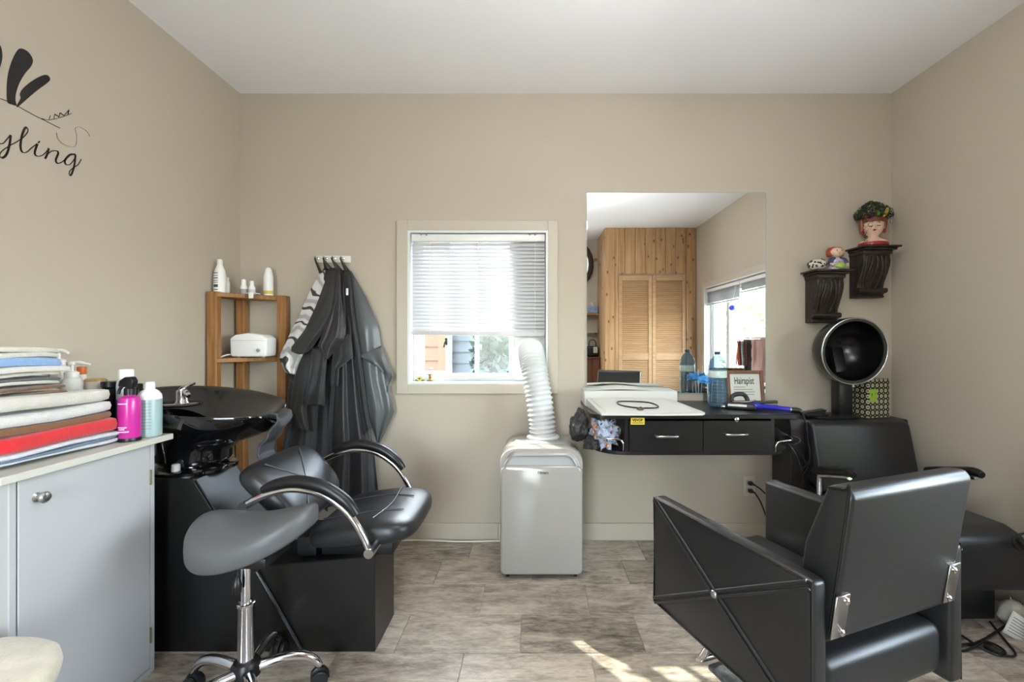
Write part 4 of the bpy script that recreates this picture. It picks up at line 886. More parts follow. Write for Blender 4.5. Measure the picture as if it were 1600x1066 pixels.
d1 = drawer(0.430, 0.767, hh(1027, 683).x, hh(1060, 683).x, hh(0, 683).z)
d2 = drawer(0.7695, 1.079, hh(1136, 680).x, hh(1169, 680).x, hh(0, 680).z)
lk = px(1151, 656, SF)
obj('lock', B().lathe([(0.011, 0), (0.011, 0.003), (0.008, 0.005), (0, 0.005)], (lk.x, SF-0.001, lk.z), 18, Matrix.Rotation(PI/2, 3, 'X')).box(lk.x-0.001, lk.x+0.001, SF-0.0075, SF-0.005, lk.z-0.004, lk.z+0.004), CHROME, d2)
s0, s1_ = px(985.5, 653, SF), px(1007, 663.5, SF)
stk = obj('sticker', B().box(s0.x, s1_.x, SF-0.0022, SF-0.001, s1_.z, s0.z), M('yellow_sticker', (214, 184, 60), 0.5), d1, ang=None)
def sub_on(parent, name, b, m): return obj(name, b, m, parent, ang=None)
obj('sticker_lettering', text_b('VEVOR', 0.0165, ((s0.x+s1_.x)/2, SF-0.0028, (s0.z*0.52+s1_.z*0.48)-0.001), (1, 0, 0), (0, 0, 1), sx=0.95, depth=0.0004, bold=0.0006).add([Vector((s0.x+0.006+a*(s1_.x-s0.x-0.012), SF-0.0026, s1_.z+0.006+c_)) for a, c_ in ((0, 0), (1, 0), (1, 0.003), (0, 0.003))], [(0, 1, 2, 3)]), BLACKINK, d1, ang=None)
def basket(pts): return obj('wire_holder', B().tube(pts, 0.0042, 10, smooth=6), CHROME, stn, ang=60)
q = lambda x, y, d_=SF+0.01: px(x, y, d_)
basket([q(974, 704), q(974, 694), q(968, 687), q(955, 686), q(940, 684, 2.10), q(930, 676, 2.13), (0.285, 2.20, 0.72), (0.285, 2.24, 0.757)])
basket([q(1212, 706), q(1212, 698), q(1217, 691), q(1228, 689), q(1238, 687, 2.10), (1.20, 2.18, 0.665), (1.20, 2.30, 0.66), (1.20, 2.40, 0.609)])
# things in and on the station
def crumple(name, label, cat, c, r, sc, mat, amp, seed, sub=4, freq=14):
    rnd = random.Random(seed); b = B(); b.ball((0, 0, 0), r, (1, 1, 1), sub)
    from mathutils import noise
    off = Vector((rnd.uniform(0, 50),)*3)
    vs_ = []
    for v in b.v:
        nrm = v.normalized(); d_ = noise.noise(nrm*freq*0.12+off)*1.2+abs(noise.noise(nrm*freq*0.3+off))*0.7-abs(noise.noise(nrm*freq*0.55+off))*0.35
        w_ = v*(1+amp*d_); vs_.append(Vector((w_.x*sc[0], w_.y*sc[1], w_.z*sc[2]))+Vector(c))
    b.v = vs_
    o = obj(name, b, mat, ang=180); return tag(o, label, cat)
def pattern_cloth():
    m = M('printed_cloth', (186, 188, 200), 0.8); n = m.node_tree; p = n.nodes['Principled BSDF']; L = n.links
    tc = n.nodes.new('ShaderNodeTexCoord'); t_ = n.nodes.new('ShaderNodeTexNoise'); t_.inputs['Scale'].default_value = 30; t_.inputs['Detail'].default_value = 4; L.new(tc.outputs['Object'], t_.inputs['Vector'])
    r = n.nodes.new('ShaderNodeValToRGB'); e_ = r.color_ramp.elements; r.color_ramp.interpolation = 'CONSTANT'
    e_[0].position = 0; e_[0].color = (*lin((40, 38, 40)), 1); e_[1].position = 0.38; e_[1].color = (*lin((160, 166, 184)), 1)
    x_ = e_.new(0.60); x_.color = (*lin((196, 112, 30)), 1); x_ = e_.new(0.66); x_.color = (*lin((214, 214, 220)), 1)
    L.new(t_.outputs['Fac'], r.inputs[0]); L.new(r.outputs[0], p.inputs['Base Color']); return m
crumple('printed_cloth', 'crumpled pale cloth with orange and black print in the wire holder of the station', 'cloth', (0.335, 2.165, 0.684), 0.07, (0.82, 0.9, 1.0), pattern_cloth(), 0.5, 4, sub=5, freq=24)
crumple('black_bag', 'soft black bag bulging out at the open end of the station', 'bag', (0.214, 2.20, 0.702), 0.07, (0.58, 0.9, 0.95), M('black_bag_cloth', (42, 41, 41), 0.5), 0.4, 9, sub=5, freq=9)
crumple('black_cloth', 'small bunched black cloth hanging under the soft black bag', 'cloth', (0.268, 2.15, 0.630), 0.034, (1.1, 1.1, 0.75), CLOTHK, 0.5, 12)
# papers and magazines
def sheet(name, label, cat, poly, z0, th, mat, bow=0.0):
    b = B(); n = len(poly)
    b.prism(poly, 'z', z0, z0+th, 0.0008, 1); return tag(obj(name, b, mat, ang=30), label, cat)
def ramp(y_): return CTZ+0.008+max(0, y_-2.05)*0.115
def slope_stack(name, label, cat, poly, lift, th, mat, solid=False):
    "flat stack whose top follows the sloping pile"
    n_ = len(poly); b = B()
    top = [Vector((x_, y_, ramp(y_)+lift+th)) for x_, y_ in poly]; bot = [Vector((x_, y_, CTZ+0.0005 if solid else ramp(y_)+lift)) for x_, y_ in poly]
    b.add(top+bot, [tuple(range(n_)), tuple(range(n_, 2*n_))[::-1]]+[(i, n_+i, n_+(i+1) % n_, (i+1) % n_) for i in range(n_)])
    return tag(obj(name, b, mat, ang=30), label, cat)
slope_stack('open_magazine', 'large open white magazine hanging over the front edge of the station', 'magazine', [(0.262, 2.335), (0.30, 2.048), (0.60, 2.040), (0.756, 2.050), (0.775, 2.072), (0.70, 2.29), (0.66, 2.335)], 0, 0.0, PAPER, True)
slope_stack('loose_sheet', 'loose white sheet lying on the open magazine', 'paper', [(0.285, 2.325), (0.325, 2.075), (0.60, 2.065), (0.735, 2.080), (0.645, 2.325)], 0.0006, 0.0012, M('paper_bright', (202, 199, 191), 0.7))
t = thing('white_tray', 'long white tray of papers at the foot of the mirror', 'tray', (0.46, 2.42, CTZ))
obj('tray_body', B().box(0.255, 0.735, 2.342, 2.50, CTZ+0.0005, CTZ+0.078, 0.006, 2), M('tray_white', (190, 188, 182), 0.45), t)
obj('paper_stack', B().grid(lambda u, v: Vector((0.275+0.42*u, 2.355+0.13*v, CTZ+0.0800+0.014*math.sin(PI*min(1, u*1.25))**2*(0.4+0.6*v))), 24, 6), PAPER, t, ang=80, solid=0.002)
b = B(); bp = [(0.402, 2.225), (0.415, 2.175), (0.47, 2.135), (0.54, 2.128), (0.580, 2.142), (0.582, 2.190), (0.55, 2.235), (0.47, 2.252), (0.42, 2.250)]
tag(obj('hair_band', b.tube([Vector((x_, y_, ramp(y_)+0.0052)) for x_, y_ in bp], 0.0034, 8, closed=True, smooth=6), BLACKPL), 'thin black stretch hair band lying on the white papers', 'hair band')
tag(obj('hair_clip', B().box(0.475, 0.500, 2.092, 2.122, ramp(2.122)+0.002, ramp(2.122)+0.010, 0.002).tube([(0.486, 2.115, ramp(2.122)+0.011), (0.491, 2.105, ramp(2.122)+0.013), (0.502, 2.096, ramp(2.122)+0.008)], 0.003, 6), M('brown_clip', (88, 76, 64), 0.5)), 'small brown hair clip beside the black band', 'hair clip')
# water bottle
wb = Vector((0.928, 2.312, CTZ+0.0005))
t = thing('water_bottle', 'clear bluish ribbed plastic water bottle with a white label on the station', 'bottle', wb)
prof = [(0.036, 0.0), (0.044, 0.006)]
zz = 0.010
for i in range(8): prof += [(0.0455, zz), (0.0455, zz+0.010), (0.0425, zz+0.013), (0.0425, zz+0.0145)]; zz += 0.0165
prof += [(0.0445, 0.148), (0.0445, 0.188), (0.045, 0.192), (0.044, 0.210), (0.036, 0.235), (0.022, 0.254), (0.0125, 0.262), (0.0125, 0.270)]
obj('bottle', B().lathe(prof, wb, 36), BOTTLEBLUE, t, ang=50)
obj('label_band', B().lathe([(0.0447, 0.150), (0.0453, 0.151), (0.0453, 0.184), (0.0447, 0.185)], wb, 36), M('bottle_label', (206, 212, 206), 0.5, col2=(170, 190, 180), vscale=40), t)
obj('cap', B().lathe([(0.0145, 0.266), (0.0148, 0.268), (0.0148, 0.279), (0.013, 0.281), (0, 0.281)], wb, 20), M('navy_cap', (44, 62, 92), 0.4), t)
crumple('blue_glove', 'crumpled bright blue plastic glove behind the water bottle', 'glove', (0.935, 2.455, 0.905), 0.030, (1.4, 0.7, 0.7), M('sky_blue_plastic', (70, 150, 220), 0.35), 0.55, 31, freq=22)
t = thing('cosmetic_jar', 'small clear jar of combs in front of the mirror behind the water bottle', 'jar', (0.95, 2.455, CTZ))
obj('jar', B().lathe([(0.034, 0.0005), (0.037, 0.004), (0.037, 0.095), (0.034, 0.095), (0.034, 0.006), (0, 0.006)], (0.945, 2.455, CTZ)), CLEARPL, t)
b = B(); 
for i, (a, l) in enumerate(((0.5, 0.19), (2.0, 0.17), (3.6, 0.2), (5.0, 0.16))): b.tube([(0.945+0.012*math.cos(a), 2.455+0.012*math.sin(a), CTZ+0.008), (0.945+0.024*math.cos(a), 2.455+0.020*math.sin(a), CTZ+l)], 0.003, 6)
obj('comb', b, WHITEPL, t)
# framed sign
fr = thing('framed_sign', 'small walnut framed sign reading Hairapist leaning in front of the mirror', 'framed sign', (1.115, 2.43, CTZ))
lean = Matrix.Translation((1.117, 2.405, CTZ+0.001)) @ Matrix.Rotation(math.radians(-9), 4, 'X')
fw, fh = 0.098, 0.178
b = B()
for (x0, x1, z0, z1) in ((-fw, -fw+0.018, 0, fh), (fw-0.018, fw, 0, fh), (-fw+0.018, fw-0.018, fh-0.018, fh), (-fw+0.018, fw-0.018, 0, 0.018)): b.box(x0, x1, -0.011, 0.011, z0, z1, 0.002, 1, mat=lean)
obj('frame', b, FRAMEWOOD, fr)
sh = obj('sheet', B().box(-fw+0.018, fw-0.018, -0.003, 0.008, 0.018, fh-0.018, mat=lean), PAPER, fr, ang=None)
o1 = lean @ Vector((-0.004, -0.0042, 0.106)); xd = Vector((1, 0, 0)); yd = (lean.to_3x3() @ Vector((0, 0, 1)))
obj('lettering', text_b('Hairapist', 0.052, o1, xd, yd, sx=0.56, depth=0.0004, bold=0.0004), BLACKINK, sh, ang=None)
b = B()
for i, (a, c_) in enumerate(((-0.062, 0.0), (-0.062, 0.04), (-0.062, 0.05), (-0.062, 0.045))):
    z_ = 0.088-i*0.013
    v_ = [lean @ Vector((a, -0.0036, z_)), lean @ Vector((c_, -0.0036, z_)), lean @ Vector((c_, -0.0036, z_+0.0032)), lean @ Vector((a, -0.0036, z_+0.0032))]
    b.add(v_, [(0, 1, 2, 3)])
obj('print_line', b, M('grey_print', (110, 108, 104), 0.6), sh, ang=None)
# irons and brush
def P4(x, y, d_): return px(x, y, d_)
t = thing('curling_iron', 'curling iron with bright blue handle and black cord lying at the end of the station', 'curling iron', (1.1, 2.20, CTZ))
a0, a1 = Vector((1.055, 2.215, CTZ+0.022)), Vector((1.205, 2.145, CTZ+0.012))
ax_ = (a1-a0)
obj('handle', B().tube([a0, a0+ax_*0.08, a0+ax_*0.22, a0+ax_*0.26, a0+ax_*0.9, a1], [0.012, 0.0155, 0.0155, 0.012, 0.0115, 0.0115], 14), M('cobalt_blue_plastic', (38, 34, 150), 0.25), t, ang=60)
obj('end_cap', B().tube([a1, a1+ax_*0.03], 0.0125, 14), STEEL, t)
obj('cord_sleeve', B().tube([a1+ax_*0.03, a1+ax_*0.2, a1+ax_*0.30+Vector((0, 0, -0.01))], [0.0125, 0.012, 0.008], 12, smooth=4), BLACKPL, t)
ce = a1+ax_*0.30+Vector((0, 0, -0.012))
obj('cord', B().tube([ce, ce+Vector((0.012, -0.01, -0.05)), ce+Vector((0.018, -0.01, -0.12)), ce+Vector((0.034, 0.0, -0.20)), ce+Vector((0.030, 0.03, -0.30)), ce+Vector((0.02, 0.08, -0.40)), (1.22, 2.32, 0.15), (1.20, 2.42, 0.008)], 0.0036, 8, smooth=8), CORD, t)
obj('barrel', B().tube([a0-ax_*0.6+Vector((0, 0, -0.004)), a0], 0.0095, 14), M('dark_steel', (96, 94, 92), 0.35, metal=0.9), t)
obj('clamp', B().tube([a0-ax_*0.5+Vector((0, 0, 0.008)), a0-ax_*0.1+Vector((0, 0, 0.014)), a0+ax_*0.12+Vector((0, 0, 0.028))], [0.004, 0.006, 0.004], 8, smooth=5), MATS['dark_steel'], t)
t = thing('flat_iron', 'black flat iron lying behind the blue curling iron', 'flat iron', (1.11, 2.25, CTZ))
m_ = Matrix.Translation((1.10, 2.285, CTZ+0.001)) @ Matrix.Rotation(math.radians(-16), 4, 'Z')
obj('lower_arm', B().box(-0.11, 0.11, -0.015, 0.015, 0.0, 0.016, 0.005, mat=m_), BLACKPL, t)
obj('upper_arm', B().box(-0.11, 0.11, -0.014, 0.014, 0.018, 0.032, 0.005, mat=m_ @ Matrix.Rotation(math.radians(-4), 4, 'Y')), M('olive_black_plastic', (46, 46, 40), 0.4), t)
t = thing('hair_clippers', 'dark hair clippers with a metal blade beside the water bottle', 'clippers', (1.0, 2.24, CTZ))
m_ = Matrix.Translation((1.005, 2.225, CTZ+0.001)) @ Matrix.Rotation(math.radians(-28), 4, 'Z')
obj('body', B().prism([(-0.07, 0.006), (-0.055, 0.0), (0.06, 0.0), (0.072, 0.012), (0.062, 0.028), (-0.01, 0.036), (-0.062, 0.024)], 'y', -0.019, 0.019, 0.006, 3, mat=m_), BLACKPL, t, ang=60)
obj('blade', B().box(-0.088, -0.066, -0.018, 0.018, 0.006, 0.016, 0.002, mat=m_).box(-0.055, 0.03, -0.0195, -0.018, 0.016, 0.026, mat=m_), STEEL, t)
cc = Vector((1.035, 2.30, CTZ+0.038))
b = B(); 
rb = [cc+Vector((0.040*math.cos(a), 0.006*math.sin(3*a), 0.030*math.sin(a))) for a in [PI*1.08-PI*1.16*i/14 for i in range(15)]]
tag(obj('tape_roll', b.tube(rb, 0.011, 10, flat=1.0), M('grey_black_rubber', (44, 43, 42), 0.6)), 'arched dark grey neck strip standing up in front of the framed sign', 'neck strip')
# brushes/cords in the right wire holder
t = thing('round_brush', 'black round brush tangled with cords in the right wire holder', 'brush', (1.16, 2.2, 0.609))
obj('bristles', B().tube([(1.12, 2.26, 0.664), (1.16, 2.20, 0.660), (1.175, 2.165, 0.652)], [0.030, 0.036, 0.018], 18), M('black_bristle', (16, 16, 16), 0.9, bump=1.0, bscale=300), t)
obj('cord', B().tube([(1.17, 2.15, 0.66), (1.20, 2.11, 0.672), (1.225, 2.10, 0.655), (1.20, 2.10, 0.635), (1.165, 2.11, 0.64)], 0.004, 8, smooth=8).tube([(1.17, 2.10, 0.64), (1.19, 2.08, 0.60), (1.23, 2.09, 0.5), (1.25, 2.14, 0.40), (1.2, 2.3, 0.1), (1.17, 2.40, 0.008)], 0.0034, 8, smooth=8).tube([(1.18, 2.10, 0.63), (1.24, 2.12, 0.585), (1.275, 2.13, 0.52), (1.25, 2.14, 0.48), (1.27, 2.12, 0.55)], 0.0034, 8, smooth=8), CORD, t)
# outlet with plugs
oc = px(1170, 759.5, W)
ol = thing('wall_outlet', 'beige double wall outlet with two black plugs', 'outlet', (oc.x, W-0.003, oc.z))
obj('cover_plate', B().box(oc.x-0.034, oc.x+0.034, W-0.006, W-0.0005, oc.z-0.057, oc.z+0.057, 0.002), M('beige_plate', (196, 186, 170), 0.4), ol)
for k, sg in enumerate((1, -1)):
    z_ = oc.z+sg*0.021
    obj('socket', B().box(oc.x-0.017, oc.x+0.017, W-0.0085, W-0.006, z_-0.014, z_+0.014, 0.003), M('beige_socket', (176, 166, 150), 0.4), ol)
    c1 = thing('plug_cord', ['black plug and cord in the upper socket of the wall outlet', 'black plug and cord in the lower socket of the wall outlet'][k], 'power cord', (oc.x, W-0.02, z_))
    obj('plug', B().box(oc.x-0.011, oc.x+0.011, W-0.034, W-0.0088, z_-0.010, z_+0.010, 0.004).tube([(oc.x+0.004, W-0.032, z_), (oc.x+0.018, W-0.036, z_-0.006)], [0.007, 0.0045], 8), BLACKPL, c1)
    pe = [(oc.x+0.016, W-0.036, z_-0.005), (oc.x+0.05, W-0.05, z_-0.03), (oc.x+0.085, W-0.06, z_-0.08), (oc.x+0.098, W-0.06, z_-0.20), (oc.x+0.10, W-0.08, z_-0.33), (oc.x+0.10, W-0.12, 0.005)] if k == 0 else [(oc.x+0.016, W-0.036, z_-0.005), (oc.x+0.045, W-0.05, z_-0.06), (oc.x+0.075, W-0.06, z_-0.16), (oc.x+0.088, W-0.07, z_-0.27), (oc.x+0.08, W-0.10, 0.005)]
    obj('cord', B().tube(pe, 0.0038, 8, smooth=8), CORD, c1)
# ---- carved corbel shelves
def corbel(label, x0, x1, bx0, bx1, zt, zb):
    t = thing('corbel_shelf', label, 'wall shelf', ((x0+x1)/2, W-0.07, zb))
    obj('shelf_board', B().prism([(x0, W-0.001), (x0+0.004, W-0.148), (x1-0.004, W-0.148), (x1, W-0.001)], 'z', zt-0.010, zt, 0.002, 1).prism([(x0+0.014, W-0.001), (x0+0.018, W-0.135), (x1-0.018, W-0.135), (x1-0.014, W-0.001)], 'z', zt-0.022, zt-0.010, 0.003, 1), DARKWOOD, t)
    h = zt-0.022-zb; Y = lambda a: W-0.001-a
    prof = [(0, 0), (0.062, 0), (0.070, 0.03), (0.064, 0.05), (0.060, 0.07), (0.070, 0.085), (0.080, 0.11), (0.076, 0.135), (0.064, 0.15), (0.060, 0.19), (0.064, 0.28), (0.078, 0.40), (0.096, 0.54), (0.110, 0.68), (0.114, 0.80), (0.108, 0.88), (0.112, 0.90), (0.116, 0.95), (0.112, 1.0), (0, 1.0)]
    bd = obj('bracket_body', B().prism([(Y(a), zb+b_*h) for a, b_ in prof], 'x', bx0, bx1, 0.002, 1), DARKWOOD, t, ang=50)
    w_ = bx1-bx0
    # carved ridges, lower roll and leaf on the scroll face
    b = B()
    for f_ in (0.14, 0.30, 0.5, 0.70, 0.86):
        b.tube([(bx0+w_*(f_+0.05*math.sin(i*0.9+f_*8)*(1 if f_ != 0.5 else 0.3)), Y(a)-0.001, zb+h*b_) for i, (a, b_) in enumerate(prof[9:16])], [0.004, 0.006, 0.008, 0.009, 0.008, 0.005], 8, smooth=4)
    obj('carved_scroll', b, DARKWOOD, bd, ang=60)
    b = B(); n_ = 9
    for i in range(n_): b.ball((bx0+w_*(i+0.5)/n_, Y(0.074), zb+h*0.155), w_/n_*0.62, (0.9, 1.1, 1.2), 1)
    b.tube([(bx0-0.002, Y(0.072), zb+h*0.155), (bx1+0.006, Y(0.072), zb+h*0.155)], 0.014, 12)
    obj('beaded_roll', b, DARKWOOD, bd, ang=60)
    obj('crown_moulding', B().box(bx0-0.006, bx1+0.006, Y(0.122), Y(0), zt-0.044, zt-0.022, 0.006, 3), DARKWOOD, bd)
    return t
corbel('lower black carved corbel shelf with the speckled pot and the red haired figurine', 1.485, 1.693, 1.512, 1.655, 1.494, 1.213)
corbel('upper black carved corbel shelf carrying the head shaped planter', 1.736, 1.944, 1.760, 1.905, 1.622, 1.349)
# head planter
hx, hy, hz = 1.832, W-0.085, 1.6225
t = thing('head_planter', 'painted lady head planter with closed eyes and trailing ivy', 'planter', (hx, hy, hz))
SKIN = M('painted_skin_glaze', (214, 182, 158), 0.35)
R3 = Matrix.Rotation(math.radians(20), 3, 'Z')
hd = obj('bust', B().lathe([(0.070, 0.006), (0.073, 0.016), (0.066, 0.028), (0.040, 0.040), (0.026, 0.050), (0.025, 0.060), (0.034, 0.068), (0.045, 0.082), (0.051, 0.10), (0.052, 0.125), (0.050, 0.15), (0.046, 0.165), (0.0, 0.166)], (hx, hy, hz), 32, sx=0.95, sy=0.85), SKIN, t, ang=70)
obj('red_collar', B().lathe([(0.068, 0.0), (0.074, 0.004), (0.0755, 0.013), (0.072, 0.020), (0.066, 0.022), (0.066, 0.0)], (hx, hy, hz), 32, sx=0.96, sy=0.86), M('red_glaze', (150, 38, 44), 0.3), t)
def onface(a, z_, r=0.0505): return Vector((hx+r*0.96*math.sin(a), hy-r*0.87*math.cos(a), hz+z_))
FA = -0.45
DK = M('dark_paint', (48, 30, 26), 0.4)
for sgn in (-1, 1):
    obj('eyelid', B().tube([onface(FA+sgn*0.18, 0.108, 0.0525), onface(FA+sgn*0.36, 0.1035, 0.0525), onface(FA+sgn*0.55, 0.107, 0.0525)], 0.0018, 6, smooth=4), DK, hd)
    obj('eyebrow', B().tube([onface(FA+sgn*0.14, 0.121, 0.0525), onface(FA+sgn*0.36, 0.126, 0.0525), onface(FA+sgn*0.58, 0.119, 0.0525)], 0.0012, 6, smooth=4), DK, hd)
obj('nose', B().tube([onface(FA, 0.118, 0.052), onface(FA, 0.104, 0.055), onface(FA, 0.096, 0.0575), onface(FA, 0.092, 0.052)], [0.003, 0.004, 0.006, 0.004], 8, smooth=4), SKIN, hd)
obj('lips', B().ball(onface(FA-0.02, 0.083, 0.049), 0.0085, (1.1, 0.6, 0.5), 2), M('lip_paint', (128, 30, 34), 0.3), hd)
obj('hair', B().lathe([(0.050, 0.128), (0.0555, 0.13), (0.058, 0.15), (0.055, 0.172), (0.048, 0.178), (0.044, 0.165)], (hx, hy+0.002, hz), 30, sx=0.97, sy=0.9).tube([onface(1.0, 0.150, 0.053), onface(1.2, 0.12, 0.055), onface(1.25, 0.085, 0.054)], [0.010, 0.012, 0.006], 10, smooth=4).tube([onface(-1.9, 0.150, 0.053), onface(-2.0, 0.12, 0.055), onface(-2.0, 0.075, 0.054)], [0.012, 0.016, 0.010], 10, smooth=4), M('auburn_glaze', (120, 62, 36), 0.35), hd)
for a in (FA+1.25, FA-1.35): obj('earring', B().ball(onface(a, 0.080, 0.053), 0.008, (0.8, 0.8, 1.5), 2), M('ruby_glaze', (140, 26, 36), 0.25), hd)
LEAF = M('ivy_leaf', (58, 78, 44), 0.6, col2=(34, 48, 30), vscale=60)
rnd = random.Random(5); b = B()
def leaf_at(b, p, s_):
    u = Vector((rnd.uniform(-1, 1), rnd.uniform(-1, 1), rnd.uniform(-1, 1))).normalized(); w_ = u.orthogonal().normalized()
    b.add([p-u*s_, p+w_*s_*0.5, p+u*s_, p-w_*s_*0.5+Vector((0, 0, s_*0.2))], [(0, 1, 2, 3)])
for i in range(2600):
    a = rnd.uniform(0, 2*PI); el = rnd.uniform(-0.35, 1.4); r_ = 0.062+rnd.uniform(-0.008, 0.022)
    p = Vector((hx+r_*math.cos(a)*math.cos(el)*1.12, hy+r_*math.sin(a)*math.cos(el), hz+0.170+0.062*math.sin(el)*(1+0.25*math.sin(2.2*a))))
    leaf_at(b, p, rnd.uniform(0.004, 0.008))
for (ax0, ay0, ln) in ((0.062, -0.02, 0.10), (-0.066, -0.025, 0.20), (-0.060, -0.035, 0.15), (-0.045, -0.052, 0.09), (0.058, -0.04, 0.06), (-0.012, -0.058, 0.05), (0.03, -0.055, 0.035)):
    for i in range(int(ln*420)):
        f_ = i/(ln*420); p = Vector((hx+ax0*(1.03+0.05*math.sin(f_*9)), hy+ay0, hz+0.165-ln*f_))+Vector((rnd.uniform(-1, 1), rnd.uniform(-1, 0.3), 0))*0.006
        if p.z < hz+0.004 and p.y > W-0.152: p.y = W-0.155-rnd.uniform(0, 0.006)
        leaf_at(b, p, rnd.uniform(0.003, 0.0055))
fo = obj('ivy', b, LEAF, t, ang=None); fo['kind'] = 'stuff'
obj('bird', B().ball((hx-0.016, hy-0.058, hz+0.168), 0.011, (0.9, 0.8, 1.2), 2).prism([(hx-0.024, hz+0.152), (hx-0.008, hz+0.152), (hx-0.016, hz+0.162)], 'y', hy-0.064, hy-0.054), M('green_paint', (74, 140, 54), 0.4), t)
obj('flower', B().tube([(hx+0.010, hy-0.058, hz+0.150), (hx+0.024, hy-0.062, hz+0.168), (hx+0.030, hy-0.058, hz+0.192)], [0.004, 0.007, 0.009], 8, smooth=4), M('yellow_paint', (196, 172, 52), 0.4), t)
obj('berries', B().ball((hx-0.045, hy-0.04, hz+0.168), 0.012, sub=2).ball((hx-0.036, hy-0.047, hz+0.160), 0.010, sub=2).ball((hx-0.050, hy-0.04, hz+0.152), 0.009, sub=2), M('plum_paint', (64, 32, 46), 0.4), t)
# red haired figurine (a plain ceramic girl)
fx, fy, fz = 1.635, W-0.085, 1.4945
t = thing('ceramic_figurine', 'small ceramic girl figurine with red hair and blue sleeves on the lower corbel', 'figurine', (fx, fy, fz))
obj('dress', B().lathe([(0.030, 0.0), (0.036, 0.004), (0.036, 0.030), (0.028, 0.055), (0.014, 0.066), (0.010, 0.072)], (fx, fy, fz), 26, sx=1.15, sy=0.85), M('checked_dress', (206, 200, 206), 0.4, col2=(120, 110, 130), vscale=90), t)
obj('apron_bowl', B().ball((fx+0.004, fy-0.026, fz+0.022), 0.024, (1.2, 0.7, 0.8), 3), M('lime_glaze', (150, 178, 84), 0.35), t)
for sg in (-1, 1):
    obj('sleeve', B().tube([(fx+sg*0.014, fy, fz+0.062), (fx+sg*0.036, fy-0.006, fz+0.052), (fx+sg*0.044, fy-0.016, fz+0.034)], [0.012, 0.015, 0.010], 12, smooth=5), M('navy_glaze', (54, 62, 104), 0.35), t)
    obj('hand', B().tube([(fx+sg*0.044, fy-0.016, fz+0.036), (fx+sg*0.036, fy-0.032, fz+0.024)], [0.007, 0.007], 10), SKIN, t)
hd2 = obj('head', B().ball((fx-0.004, fy-0.004, fz+0.098), 0.033, (1.15, 0.9, 0.82), 3), SKIN, t)
obj('hair', B().lathe([(0.041, -0.020), (0.046, -0.006), (0.045, 0.012), (0.034, 0.026), (0.0, 0.033)], (fx-0.004, fy+0.010, fz+0.098), 26, sx=1.0, sy=0.72), M('orange_red_glaze', (158, 62, 40), 0.4), hd2)
for sg in (-1, 1): obj('eye', B().ball((fx-0.008+sg*0.013, fy-0.033, fz+0.104), 0.0032, sub=1), DK, hd2)
obj('mouth', B().ball((fx-0.008, fy-0.034, fz+0.088), 0.0035, (1.2, 0.6, 0.6), 1), M('lip_paint', (128, 30, 34), 0.3), hd2)
# speckled pot: white ceramic oval with dark dots
gx, gy, gz = 1.533, W-0.080, 1.4945
t = thing('speckled_pot', 'white ceramic oval trinket pot with dark brown flowers beside the red haired figurine', 'trinket pot', (gx, gy, gz))
obj('body', B().ball((gx, gy, gz+0.032), 0.032, (1.45, 1.05, 1.0), 3), M('white_glaze', (206, 200, 190), 0.25), t)
b = B(); rnd = random.Random(8)
for i in range(44):
    el = math.asin(rnd.uniform(-0.5, 0.95)); a = i*2.4
    n_ = Vector((math.cos(a)*math.cos(el), math.sin(a)*math.cos(el), math.sin(el)))
    b.ball(Vector((gx+n_.x*0.0455, gy+n_.y*0.033, gz+0.032+n_.z*0.0312)), rnd.uniform(0.0045, 0.0075), (1, 1, 1), 1)
obj('flower_dot', b, M('dark_brown_glaze', (62, 44, 36), 0.35), t)
obj('foot', B().lathe([(0.018, 0.0), (0.02, 0.004)], (gx, gy, gz), 16), MATS['white_glaze'], t)
# ---- dryer chair
dc2 = thing('dryer_chair', 'black salon dryer chair with round hood dryer standing in the corner', 'dryer chair', (1.62, 2.15, 0))
obj('rear_body', B().prism([(2.335, 0.0), (2.335, 0.66), (2.345, 0.708), (2.525, 0.708), (2.525, 0.0)], 'x', 1.315, 1.925, 0.006, 2), LEATHER, dc2)
obj('plinth', B().box(1.40, 1.845, 1.82, 2.335, 0.0, 0.165, 0.006), LEATHER, dc2)
def curvebox(prof, x0, x1, bev, name, m, par): return obj(name, B().prism(prof, 'x', x0, x1, bev, 3), m, par, ang=50)
curvebox([(1.725, 0.165), (1.715, 0.19), (1.715, 0.345), (1.735, 0.372), (1.80, 0.392), (2.33, 0.375), (2.33, 0.165)], 1.385, 1.868, 0.016, 'seat', LEATHER2, dc2)
curvebox([(2.185, 0.38), (2.225, 0.38), (2.33, 0.42), (2.345, 0.705), (2.30, 0.716), (2.265, 0.700)], 1.378, 1.875, 0.020, 'backrest', LEATHER2, dc2)
for xx, sg in ((1.315, 1), (1.845, -1)):
    a = obj('arm_frame', B().tube([(xx, 2.10, 0.20), (xx, 2.10, 0.46), (xx, 2.085, 0.495), (xx, 2.05, 0.508), (xx, 1.90, 0.545)], 0.012, 10, smooth=5).tube([(xx, 2.10, 0.21), (xx+sg*0.09, 2.10, 0.21)], 0.012, 10), CHROME, dc2, ang=60)
    obj('arm_pad', B().tube([(xx, 2.14, 0.505), (xx, 2.09, 0.516), (xx, 1.98, 0.546), (xx, 1.91, 0.564), (xx, 1.875, 0.560)], [0.016, 0.021, 0.021, 0.020, 0.014], 12, smooth=5), BLACKPL, a, ang=60)
hx, hy, hz = 1.618, 2.30, 1.061
tilt = Matrix.Rotation(math.radians(4), 3, 'X') @ Matrix.Rotation(math.radians(1), 3, 'Z')
Rh = tilt @ Matrix.Rotation(-PI/2, 3, 'X')          # lathe axis towards +Y
dome = [(0.170, 0.0), (0.172, 0.02), (0.167, 0.06), (0.152, 0.105), (0.126, 0.145), (0.088, 0.177), (0.045, 0.196), (0.0, 0.200)]
